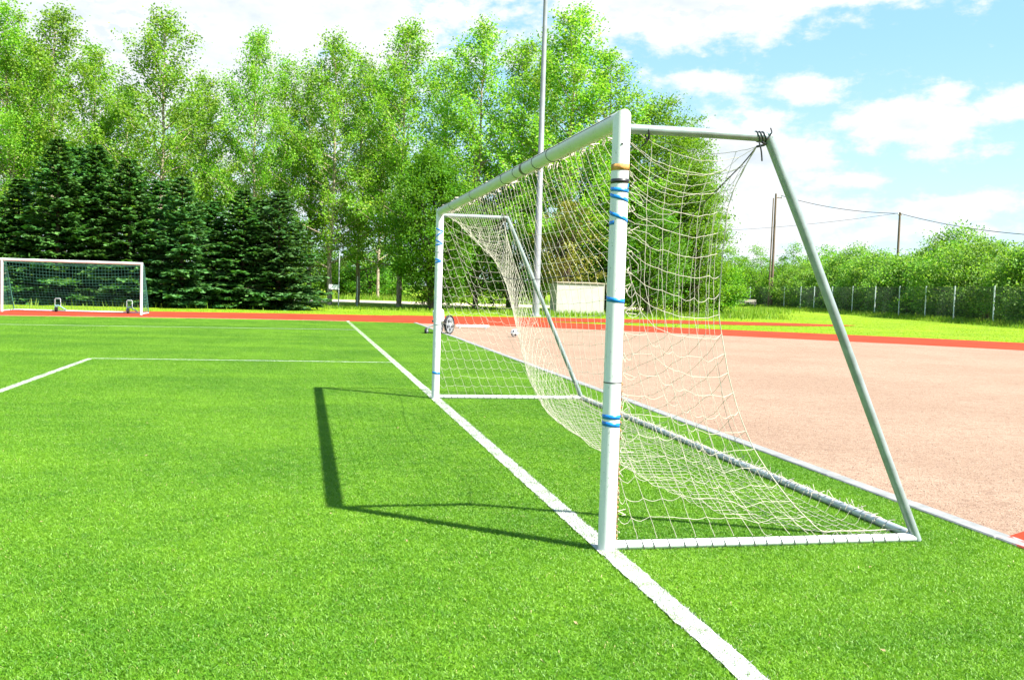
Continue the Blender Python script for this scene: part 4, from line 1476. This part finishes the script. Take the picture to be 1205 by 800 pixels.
def birch_meshes(seed, h, rad, nleaf, leafsize, low=.14, limbs=60):
    r = np.random.default_rng(seed)
    tr = MB()
    z = np.linspace(0, h, 14)
    wob = np.cumsum(r.normal(0, .05, (14, 2)), axis=0); wob -= np.outer(np.linspace(0, 1, 14), wob[-1])*.6
    axis = np.c_[wob, z]
    tr.tube(axis, np.linspace(.17, .012, 14), 8)
    tips = []; wts = []
    for k in range(limbs):
        u = low + (0.985-low)*((k+.5*r.random())/limbs)
        prof = (min(1, (u-low)/.22+.45))*(1-u)**.8*1.7
        L = rad*prof*(.7 + .55*r.random()) + .25
        az = k*2.399 + r.normal(0, .4)
        el = R(14 + 40*u + r.normal(0, 10))
        i = u*13; i0 = int(min(i, 12)); b = axis[i0]*(1-(i-i0)) + axis[i0+1]*(i-i0)
        d = np.array([math.cos(az)*math.cos(el), math.sin(az)*math.cos(el), math.sin(el)])
        q = np.linspace(0, 1, 5)
        bend = np.array([0, 0, 1.0])*L*.18
        pts = b + d*L*q[:, None] + bend*(q**2)[:, None] + r.normal(0, .05, (5, 3))*q[:, None]
        tr.tube(pts, np.linspace(.05*(1-u)+.018, .006, 5), 5, caps=False)
        # side twigs carry the leaves
        nt = int(4 + L*4.0)
        for _ in range(nt):
            v = .22 + .78*r.random()
            j = v*4; j0 = int(min(j, 3)); p = pts[j0]*(1-(j-j0)) + pts[j0+1]*(j-j0)
            dd = r.normal(0, 1, 3); dd[2] = abs(dd[2])*.5; dd += d*1.0; dd /= np.linalg.norm(dd)
            l = .35 + .75*r.random()
            e = p + dd*l
            tips.append(np.linspace(p, e, 6)); wts.append(l)
        tips.append(np.linspace(pts[-2], pts[-1]+d*.15, 6)); wts.append(.8)
    # leader tip
    tips.append(np.linspace(axis[-2], axis[-1]+np.array([0, 0, .2]), 6)); wts.append(1.4)
    wts = np.array(wts)/sum(wts)
    C = []
    cnt = r.multinomial(nleaf, wts)
    for tpts, c in zip(tips, cnt):
        if c == 0: continue
        q = r.random(c)*5; i0 = np.minimum(q.astype(int), 4); f = (q-i0)[:, None]
        C.append(tpts[i0]*(1-f) + tpts[i0+1]*f + r.normal(0, .21, (c, 3)))
    C = np.concatenate(C)
    V, F = leaf_quads(C, leafsize, .3, .68, r)
    cr = MB(); cr.add(V, F)
    return tr, cr


def dense_meshes(seed, w, h, nclump, per, leafsize, base=.12, shape=1.0, ground=False, lump=.25, stems=1):
    """broad tree or bush: leafy clumps through an uneven volume"""
    r = np.random.default_rng(seed)
    tr = MB()
    zc = h*(base + (1-base)*.5); hz = h*(1-base)*.5
    dirs = r.normal(0, 1, (14, 3)); dirs /= np.linalg.norm(dirs, axis=1)[:, None]; amp = r.normal(0, lump, 14)
    C = []; 
    cl = []
    while len(cl) < nclump:
        p = r.normal(0, 1, 3); p /= np.linalg.norm(p)
        k = 1 + (amp*np.maximum(0, dirs@p)**4).sum()
        rr = (.35 + .65*r.random()**.45)
        q = p*rr*k
        zz = q[2]
        wf = 1.0
        if shape != 1.0 and zz > 0:
            wf = (1-zz*.45)**shape
        pt = np.array([q[0]*w/2*wf, q[1]*w/2*wf, zc + zz*hz])
        if pt[2] < h*base*.6 + .1: 
            continue
        cl.append(pt)
    cl = np.array(cl)
    for s in range(stems):
        a = r.random()*6.28
        b = np.array([math.cos(a), math.sin(a), 0])*(.25 if stems > 1 else 0)
        t = np.array([b*1, b*1.6 + [0, 0, h*.35], b*2.5 + r.normal(0, .15, 3) + [0, 0, h*.75]])
        tr.tube(resample(t, 8), np.linspace(.022*h/stems**.5 + .02, .02, 8), 7, caps=False)
    for p in cl[::max(1, nclump//26)]:
        s = np.array([0, 0, max(.15, p[2]*.35)])
        m = (s+p)/2 + np.array([0, 0, .12*h*.3])
        tr.tube(resample([s, m, p], 6), np.linspace(.03 + .006*h, .008, 6), 5, caps=False)
    for p in cl:
        n = int(per*(.6 + .8*r.random()))
        s = r.uniform(.6, 1.3)
        d = r.normal(0, 1, (n, 3))*np.array([.38, .38, .22])*s*(w/6)**.5
        C.append(p + d)
    C = np.concatenate(C)
    C = C[C[:, 2] > .08]
    V, F = leaf_quads(C, leafsize, .45, .66, r)
    cr = MB(); cr.add(V, F)
    return tr, cr


def spruce_meshes(seed, h, rad, density=1.0):
    r = np.random.default_rng(seed)
    tr = MB(); tr.tube([(0, 0, 0), (0, 0, h*.5), (0, 0, h)], [.13, .08, .012], 8)
    C = []; T = []; Wd = []
    z = .25
    while z < h*.985:
        u = z/h
        prof = (1-u)**.82*(.72 + .28*min(1, u/.12))
        nb = max(4, int(9*(1-u*.45)))
        off = r.random()*6.28
        for k in range(nb):
            az = off + k*6.283/nb + r.normal(0, .22)
            L = rad*prof*(.72 + .42*r.random()) + .12
            slope = .42*u - .10 + r.normal(0, .06)
            d = np.array([math.cos(az), math.sin(az), 0]); sd = np.array([-d[1], d[0], 0])
            n = max(5, int(L/.085*density))
            q = (np.arange(n)+.5)/n
            dr = slope*q*L - .16*L*q**1.4*(1-u) + .10*L*q**3
            ctr = d*(q*L)[:, None] + np.array([0, 0, 1.0])*(z + dr)[:, None]
            tr.tube([(0, 0, z), tuple(ctr[-1])], [.02, .005], 4, caps=False) if L > .5 and r.random() < .4 else None
            for side in (-1, 0, 1):
                tl = (.34*L*(1-q)**.7 + .13)*(1.0 if side else .7)*(.75 + .5*r.random(n))
                dirv = d*.75 + sd*side*.85
                dirv = dirv/np.linalg.norm(dirv) + r.normal(0, .16, (n, 3)) + np.array([0, 0, -.12])
                m = max(1, int(2))
                for e in np.linspace(.15, 1.0, 3):
                    P = ctr + dirv*(tl*e*.85)[:, None] + r.normal(0, .02, (n, 3))
                    C.append(P); T.append(dirv); Wd.append(np.full(n, .16 + .03*L))
        z += (.32 + .14*r.random())*(1 - .4*u)
    C = np.concatenate(C); T = np.concatenate(T); W = np.concatenate(Wd)
    T /= np.linalg.norm(T, axis=1)[:, None]
    n = len(C)
    up = r.normal(0, .5, (n, 3)) + np.array([0, 0, 1.0]); up -= T*(up*T).sum(1)[:, None]; up /= np.linalg.norm(up, axis=1)[:, None]
    s = np.cross(T, up)
    L = W*(.7 + .7*r.random(n)); B = L*.30
    V = np.zeros((n, 4, 3))
    V[:, 0] = C - T*L[:, None]*.5
    V[:, 1] = C + s*B[:, None] + T*L[:, None]*.1
    V[:, 2] = C + T*L[:, None]*.55
    V[:, 3] = C - s*B[:, None] + T*L[:, None]*.1
    cr = MB(); cr.add(V.reshape(-1, 3), np.arange(4*n).reshape(-1, 4))
    return tr, cr


def make_tree(name, label, cat, meshes, barkmat, leafmat, group=None):
    g = thing(name, label, cat, (0, 0, -.03), 0, group)
    meshes[0].build('trunk', barkmat, g)
    meshes[1].build('crown', leafmat, g)
    return g


PROTO = {}


def plant(key, maker, name, cat, bark, leaf, loc, rz, scale, label, group):
    """first use builds the plant, later uses copy it part by part"""
    if key not in PROTO:
        g = make_tree(name, label, cat, maker(), bark, leaf, group)
        PROTO[key] = g
        g.location = loc; g.rotation_euler = (0, 0, rz); g.scale = scale
        return g
    return copy_thing(PROTO[key], loc, rz, scale, label, group)


def build_birches():
    H0 = 18.0
    #  column, depth, column-top row, width factor, label
    L = [(8, 60, 14, 1.0, 'tall pale green birch at the left edge behind the spruces'),
         (62, 61, 17, 1.05, 'tall leafy birch over the far goal with its tip above the spruces'),
         (108, 64, 62, .95, 'slightly lower birch right of the tall one over the far goal'),
         (192, 59, 17, 1.05, 'tallest single birch with a forked pale trunk between two sky gaps'),
         (152, 66, 105, .9, 'shorter birch filling the dip left of the forked birch'),
         (240, 64, 95, .9, 'shorter birch right of the forked birch'),
         (299, 60, 44, .82, 'narrow birch with a pointed tip above the right hand spruces'),
         (335, 65, 78, .85, 'thin birch between the narrow pointed birch and the sign post'),
         (392, 60, 44, .95, 'tall birch above the white sign post'),
         (366, 66, 88, .8, 'shorter slender birch left of the tree above the sign'),
         (425, 65, 75, .9, 'slender birch with a dark lower trunk right of the sign'),
         (474, 60, 34, 1.05, 'broad birch standing behind the round green tree'),
         (520, 65, 78, .95, 'birch partly hidden behind the round green tree and far goalpost'),
         (566, 59, 30, 1.08, 'tall birch rising above the far goalpost'),
         (612, 63, 52, 1.0, 'birch just left of the floodlight mast'),
         (672, 57, 18, 1.25, 'large broad birch behind the floodlight mast'),
         (716, 59, 66, 1.1, 'broad birch right of the floodlight mast with its side to open sky'),
         (35, 87, 60, 1.0, 'lower birch between the two tall birches above the far goal'),
         (218, 88, 120, .95, 'low birch in the second row right of the forked birch'),
         (448, 88, 82, .95, 'second row birch left of the broad birch behind the round tree'),
         (640, 95, 50, .95, 'second row birch just behind the floodlight mast'),
         (-40, 62, 25, 1.0, 'birch cut off by the left edge of the photo')]
    for i, (px, Y, top, wf, lab) in enumerate(L):
        X = at(px, Y, 200)
        h = height_at(px, top, X, Y)
        s = h/H0
        k = i % 5
        plant('birch%d' % k, lambda k=k: birch_meshes(100+k, H0, 3.9, 23500, .156), 'birch_tree', 'tree', MAT['birch_bark'], MAT['birch_leaf'],
              (X, Y, -.03), rng.random()*6.28, (wf*1.04, wf*1.04, s), lab, 'tall birches in the row behind the pitch')


build_birches()


def build_spruces():
    L = [(68, 47.5, 168, 1.2, 0, 'tall dark spruce rising over the middle of the far goal'),
         (112, 48.5, 172, 1.15, 0, 'tall dark spruce over the right end of the far goal'),
         (22, 48.5, 215, 1.1, 0, 'dark spruce at the left edge behind the far goal'),
         (152, 48.0, 188, 1.1, 0, 'dark green spruce just right of the far goal post'),
         (214, 47.5, 212, 1.15, 1, 'bluish spruce in the middle of the spruce row'),
         (252, 49.5, 238, 1.05, 0, 'smaller dark spruce between the bluish one and the right end'),
         (286, 48.5, 228, 1.15, 0, 'dark spruce second from the right end of the spruce row'),
         (328, 48.5, 228, 1.15, 1, 'bluish green spruce at the right end of the row'),
         (90, 50.5, 178, 1.2, 0, 'dark spruce standing behind and between the two tallest spruces'),
         (184, 50.5, 214, 1.2, 0, 'dark spruce just left of the bluish spruce'),
         (308, 50.8, 240, 1.2, 0, 'dark spruce behind the two right hand spruces'),
         (-25, 47.5, 190, 1.1, 0, 'dark spruce cut off by the left edge of the photo')]
    H0 = 8.0
    for i, (px, Y, top, wf, kind, lab) in enumerate(L):
        X = at(px, Y, 300)
        h = height_at(px, top, X, Y) + .25
        s = h/H0
        key = ('spruce%d' % (i % 2)) if kind == 0 else 'bluespruce'
        plant(key, lambda i=i: spruce_meshes(300+i, H0, 2.65), 'spruce_tree', 'tree', MAT['dark_bark'], MAT['spruce_leaf'] if kind == 0 else MAT['blue_spruce_leaf'],
              (X, Y, -.03), rng.random()*6.28, (wf*(.75+.25*s), wf*(.75+.25*s), s), lab, 'dark spruces in a row behind the far goal')


build_spruces()


def build_broadleaf():
    #   column, depth, top row, width m, material, label
    def one(key, seed, px, Y, top, w, mat, name, cat, lab, nclump, per, leaf, base, shape, group, stems=1, lump=.25, bark='dark_bark'):
        X = at(px, Y, 300)
        h = height_at(px, top, X, Y)
        g = make_tree(name, lab, cat, dense_meshes(seed, w, h, nclump, per, leaf, base, shape, lump=lump, stems=stems), MAT[bark], MAT[mat], group)
        g.location = (X, Y, -.03)
        return g
    one('a', 11, 508, 55, 172, 6.2, 'dense_leaf', 'round_tree', 'tree', 'dense round bright green tree left of the far goalpost', 520, 95, .14, .02, .45, None, 1, .14)
    one('b', 12, 662, 54, 232, 4.0, 'yellow_leaf', 'flowering_tree', 'tree', 'small yellow flowering tree beside the floodlight mast', 110, 60, .15, .12, 1, None, 2, .25)
    G = 'broad trees behind the near goal'
    one('c', 13, 600, 62, 215, 6.0, 'dense_leaf', 'broad_tree', 'tree', 'dark green tree seen through the net left of the mast', 300, 62, .16, .05, .8, G)
    one('d', 14, 712, 58, 205, 6.5, 'dense_leaf', 'broad_tree', 'tree', 'dark green tree above the cream storage shed', 320, 66, .16, .06, .8, G)
    one('e', 15, 765, 59, 116, 7.4, 'olive_leaf', 'broad_tree', 'tree', 'tall light green tree just right of the near goalpost top', 720, 78, .155, .03, .2, G, 1, .12)
    one('j', 25, 806, 61, 150, 5.6, 'olive_leaf', 'broad_tree', 'tree', 'tall green tree behind the side net below the top bar', 360, 75, .15, .03, .9, G, 1, .15)
    one('f', 16, 820, 57, 190, 4.6, 'olive_leaf', 'broad_tree', 'tree', 'light green tree at the right end of the wood behind the side net', 280, 72, .15, .02, .9, G, 1, .18)
    one('g', 17, 765, 53, 238, 5.0, 'dense_leaf', 'broad_tree', 'tree', 'lower dark green tree behind the near goalpost', 260, 66, .15, .03, .8, G)
    one('h', 18, 848, 60, 300, 3.6, 'olive_leaf', 'broad_tree', 'bush', 'low yellow green bush at the right end of the wood', 170, 66, .15, .0, .8, G, 3)
    one('i', 19, 560, 58, 250, 4.6, 'dense_leaf', 'broad_tree', 'tree', 'dark green tree behind the far goalpost', 140, 55, .16, .04, .8, G)
    # undergrowth beyond the road, seen below the birch crowns
    G = 'shrubs beyond the sandy road'
    S = [(388, 97, 288, 7.5, 'hedge_leaf', 'tall green shrub just behind the white sign beyond the road'), (428, 98, 284, 7.5, 'dense_leaf', 'tall dark shrub beyond the road between the bare birch trunks'), (462, 97, 288, 7.0, 'hedge_leaf', 'tall green shrub beyond the road next to the round tree'),
         (372, 91, 296, 5.0, 'olive_leaf', 'light green shrub behind the white sign'), (405, 93, 306, 4.2, 'hedge_leaf', 'green shrub right of the white sign'),
         (436, 91, 302, 5.4, 'dense_leaf', 'dark green shrub above the sandy road'), (470, 93, 300, 5.0, 'hedge_leaf', 'green shrub left of the round tree above the road'),
         (345, 89, 300, 5.0, 'hedge_leaf', 'shrub half hidden behind the last spruce'), (540, 93, 310, 5.0, 'hedge_leaf', 'shrub beyond the road behind the far goalpost'),
         (590, 95, 305, 6.0, 'dense_leaf', 'dark shrub beyond the road seen through the net'), (640, 95, 310, 6.0, 'dense_leaf', 'dark shrub beyond the road left of the storage shed'),
         (300, 89, 295, 6.0, 'dense_leaf', 'dark shrub behind the right hand spruces'), (235, 89, 290, 6.0, 'dense_leaf', 'dark shrub behind the middle spruces'),
         (20, 87, 280, 7.0, 'dense_leaf', 'dark shrub behind the far goal'), (690, 97, 305, 6.0, 'dense_leaf', 'dark shrub behind the storage shed'), (130, 89, 280, 7.0, 'dense_leaf', 'dark shrub behind the tall spruces'),
         (745, 93, 305, 6.0, 'hedge_leaf', 'green shrub behind the near goalpost')]
    for i, (px, Y, top, w, mat, lab) in enumerate(S):
        one('s%d' % i, 40+i, px, Y, top, w, mat, 'shrub', 'shrub', lab, 90, 50, .2, .0, .8, G, 3)


build_broadleaf()


def build_hedge():
    G = 'leafy bushes of the hedge behind the mesh fence'
    H0 = 5.5
    L = []
    # (column, top row, along the fence) front row, right to left
    spec = [(1200, 274, 'bright leafy bush of the hedge at the right edge of the photo'), (1158, 280, 'bush of the hedge second from the right edge'),
            (1120, 284, 'bushy hedge shrub left of the second fence post from the right'), (1086, 286, 'bush of the hedge under the cable right of the grey pole'),
            (1056, 292, 'bush of the hedge right below the grey utility pole'), (1030, 294, 'hedge bush just left of the grey utility pole'),
            (1006, 300, 'white flowering looking pale hedge bush right of the goal stay'), (985, 302, 'hedge bush behind the slanting goal stay'),
            (965, 306, 'hedge bush just left of the slanting goal stay'), (946, 308, 'small far hedge bush two posts right of the brown pole'),
            (928, 311, 'small far hedge bush right of the brown pole'), (910, 313, 'far yellow green bush behind the brown pole'),
            (893, 313, 'far yellow green bush left of the brown pole'), (876, 312, 'far yellow green bush above the bench'), (858, 312, 'far yellow green bush at the edge of the side net'),
            (1235, 268, 'hedge bush just past the right edge of the photo'), (1290, 262, 'hedge bush well past the right edge of the photo')]
    for i, (px, top, lab) in enumerate(spec):
        xy = fence_xy(px)
        X, Y = xy[0] + 6.2, xy[1] + 6.2*.9*(xy[0]-CAM[0])**-1*(xy[1]-CAM[1]) + rng.normal(0, .5)
        h = height_at(px, top, X, Y)
        s = h/H0
        k = i % 4
        wf = 1.0 + .25*rng.random()
        lm = MAT['hedge_leaf']
        key = 'hedge%d' % k
        if px < 930:
            key = 'oliveh%d' % (i % 2); lm = MAT['olive_leaf']
        plant(key, lambda i=i: dense_meshes(70+i, 7.0, H0, 270, 72, .17, 0.0, .7, lump=.32, stems=4), 'hedge_bush', 'bush', MAT['dark_bark'], lm,
              (X, Y, -.03), rng.random()*6.28, (wf, wf, s), lab, G)
    # second row behind
    ORD = ['first', 'second', 'third', 'fourth', 'fifth', 'sixth', 'seventh', 'eighth', 'ninth', 'tenth', 'eleventh', 'twelfth']
    for i, px in enumerate((1180, 1140, 1100, 1070, 1040, 1015, 992, 970, 950, 930, 905, 880)):
        xy = fence_xy(px)
        X = xy[0] + 10.5; Y = xy[1] + 10.5*(xy[1]-CAM[1])/(xy[0]-CAM[0])
        top = np.interp(px, [860, 930, 1000, 1060, 1100, 1205], [312, 310, 299, 290, 281, 273]) + rng.normal(0, 3) + 6
        h = height_at(px, top, X, Y)
        key = 'hedge%d' % ((i+2) % 4)
        copy_thing(PROTO[key], (X, Y, -.03), rng.random()*6.28, (1.15, 1.15, h/H0), 'bush in the hedge back row behind the %s fence bay from the right' % ORD[i], 'back row of the hedge behind the fence')
    # trees farther away
    def far(px, Y, top, w, mat, lab, seed):
        X = at(px, Y, 320); h = height_at(px, top, X, Y)
        g = make_tree('far_tree', lab, 'tree', dense_meshes(seed, w, h, 170, 40, .34, .02, .6, stems=2), MAT['dark_bark'], MAT[mat], 'far trees on the skyline')
        g.location = (X, Y, -.03)
    far(962, 150, 291, 9.0, 'olive_leaf', 'round pale green tree on the skyline right of the brown pole', 91)
    far(1105, 110, 286, 6.0, 'hedge_leaf', 'thin topped tree rising above the hedge right of the grey pole', 92)
    far(985, 140, 296, 8.0, 'hedge_leaf', 'green tree on the skyline behind the goal stay', 93)
    far(925, 210, 314, 14.0, 'far_wood', 'dark distant tree clump on the skyline behind the brown pole', 94)
    far(835, 130, 318, 8.0, 'olive_leaf', 'yellow green tree far behind the side net', 95)


build_hedge()


# distant wood closing the horizon
def build_far_wood():
    r = np.random.default_rng(5)
    C = []
    for k in range(330):
        a = R(-75 + 160*k/329 + r.normal(0, .2)); d = 330 + r.normal(0, 15)
        h = 6.5 + 3*math.sin(k*.31) + r.normal(0, 1.2)
        n = 46
        c = np.array([CAM[0] + d*math.sin(a), CAM[1] + d*math.cos(a), 0])
        C.append(c + r.normal(0, 1, (n, 3))*[3.5, 3.5, 0] + np.c_[np.zeros((n, 2)), h*r.random(n)**.8])
    V, F = leaf_quads(np.concatenate(C), 1.9, .3, .8, r)
    mb = MB(); mb.add(V, F)
    tag(mb.build('far_wood', MAT['far_wood']), 'far dark wood low on the horizon', None, None, 'stuff')


build_far_wood()


# tall grass: along the fence foot, under the trees and round the sign
def build_tall_grass():
    r = np.random.default_rng(9)
    B = []; Hh = []
    for a, b in zip(FENCE[:-1], FENCE[1:]):
        n = 1500
        u = r.random(n)
        p = np.array(a) + (np.array(b)-np.array(a))*u[:, None]
        off = r.normal(-.2, .75, n)
        p = p + np.c_[off, np.zeros(n)]
        B.append(p); Hh.append((.12 + .36*r.random(n)**2)*np.exp(-(off/1.3)**2) + .08)
    # belt at the edge of the wood
    def belt(p0, p1, width, n, h):
        u = r.random(n)
        p = np.array(p0) + (np.array(p1)-np.array(p0))*u[:, None] + r.normal(0, width/2, (n, 2))*[.3, 1]
        B.append(p); Hh.append(h*(.35 + r.random(n)))
    belt((-24, 46.0), (-3, 50.5), 3.0, 5000, .28)
    belt((-2, 54), (10, 54), 3.0, 2500, .14)
    belt((10, 50), (30, 58), 4.0, 5200, .28)
    belt((28, 60), (56, 104), 6.0, 3000, .3)
    belt((-4, 87), (26, 88), 3.0, 4500, .5)
    B = np.concatenate(B); Hh = np.concatenate(Hh)
    n = len(B)
    a = r.random(n)*6.283; wd = .02 + .03*r.random(n)
    o = np.c_[np.cos(a), np.sin(a)]*wd[:, None]
    V = np.zeros((n, 3, 3))
    V[:, 0, :2] = B-o; V[:, 1, :2] = B+o; V[:, 2, :2] = B + r.normal(0, .12, (n, 2))*(Hh/.5)[:, None]
    V[:, :2, 2] = -.03; V[:, 2, 2] = Hh
    mb = MB(); mb.add(V.reshape(-1, 3), np.arange(3*n).reshape(-1, 3))
    tag(mb.build('tall_grass', MAT['weed']), 'uncut grass along the fence foot and under the trees', None, None, 'stuff')


build_tall_grass()


# mown verge blades between the track and the trees
def build_verge():
    r = np.random.default_rng(12)
    n = 200000
    ang = np.radians(-20 + 72*r.random(n)); d = 26 + 60*r.random(n)**1.3
    x = CAM[0] + d*np.sin(ang); y = CAM[1] + d*np.cos(ang)
    tr_i = np.array([(-60, 10), (-44, 27), (-27, 34.0), (-13.6, 37.3), (-8.8, 39.2), (-3.9, 40.5), (0.0, 41.1), (4.2, 41.5), (8.3, 38.8), (12.3, 35.9),
                     (15.9, 33.4), (18.6, 31.9), (21.0, 30.2), (24.0, 28.0), (31, 21), (39, 9)])
    lim = np.interp(x, tr_i[:, 0], tr_i[:, 1])
    b0 = np.interp(x, [3, 9.9, 14, 18, 21.5, 25.5, 28.2], [40.2, 38.9, 39.6, 40, 40.2, 41.5, 43.3])
    b1 = np.interp(x, [2.5, 9.9, 14, 18, 21.5, 25.5, 28.9], [42.3, 44.3, 45, 45.5, 45.5, 45.2, 44.0])
    ok = (y > lim+.1) & ~((x > 2.4) & (x < 28.6) & (y > b0-.05) & (y < b1+.05)) & (x < 44.2 + .2*(y-52)) & ~((y > 70) & (y < 85) & (x > -10) & (x < 40))
    x, y = x[ok], y[ok]; n = len(x)
    a = r.random(n)*6.283; wd = .008 + .014*r.random(n); h = -.012 + .03*r.random(n)**2
    o = np.c_[np.cos(a), np.sin(a)]*wd[:, None]
    B = np.c_[x, y]
    V = np.zeros((n, 3, 3))
    V[:, 0, :2] = B-o; V[:, 1, :2] = B+o; V[:, 2, :2] = B + r.normal(0, .04, (n, 2))
    V[:, :2, 2] = -.032; V[:, 2, 2] = h
    mb = MB(); mb.add(V.reshape(-1, 3), np.arange(3*n).reshape(-1, 3))
    tag(mb.build('verge_blades', MAT['verge_blade']), 'mown bright grass of the verge', None, None, 'stuff')


build_verge()
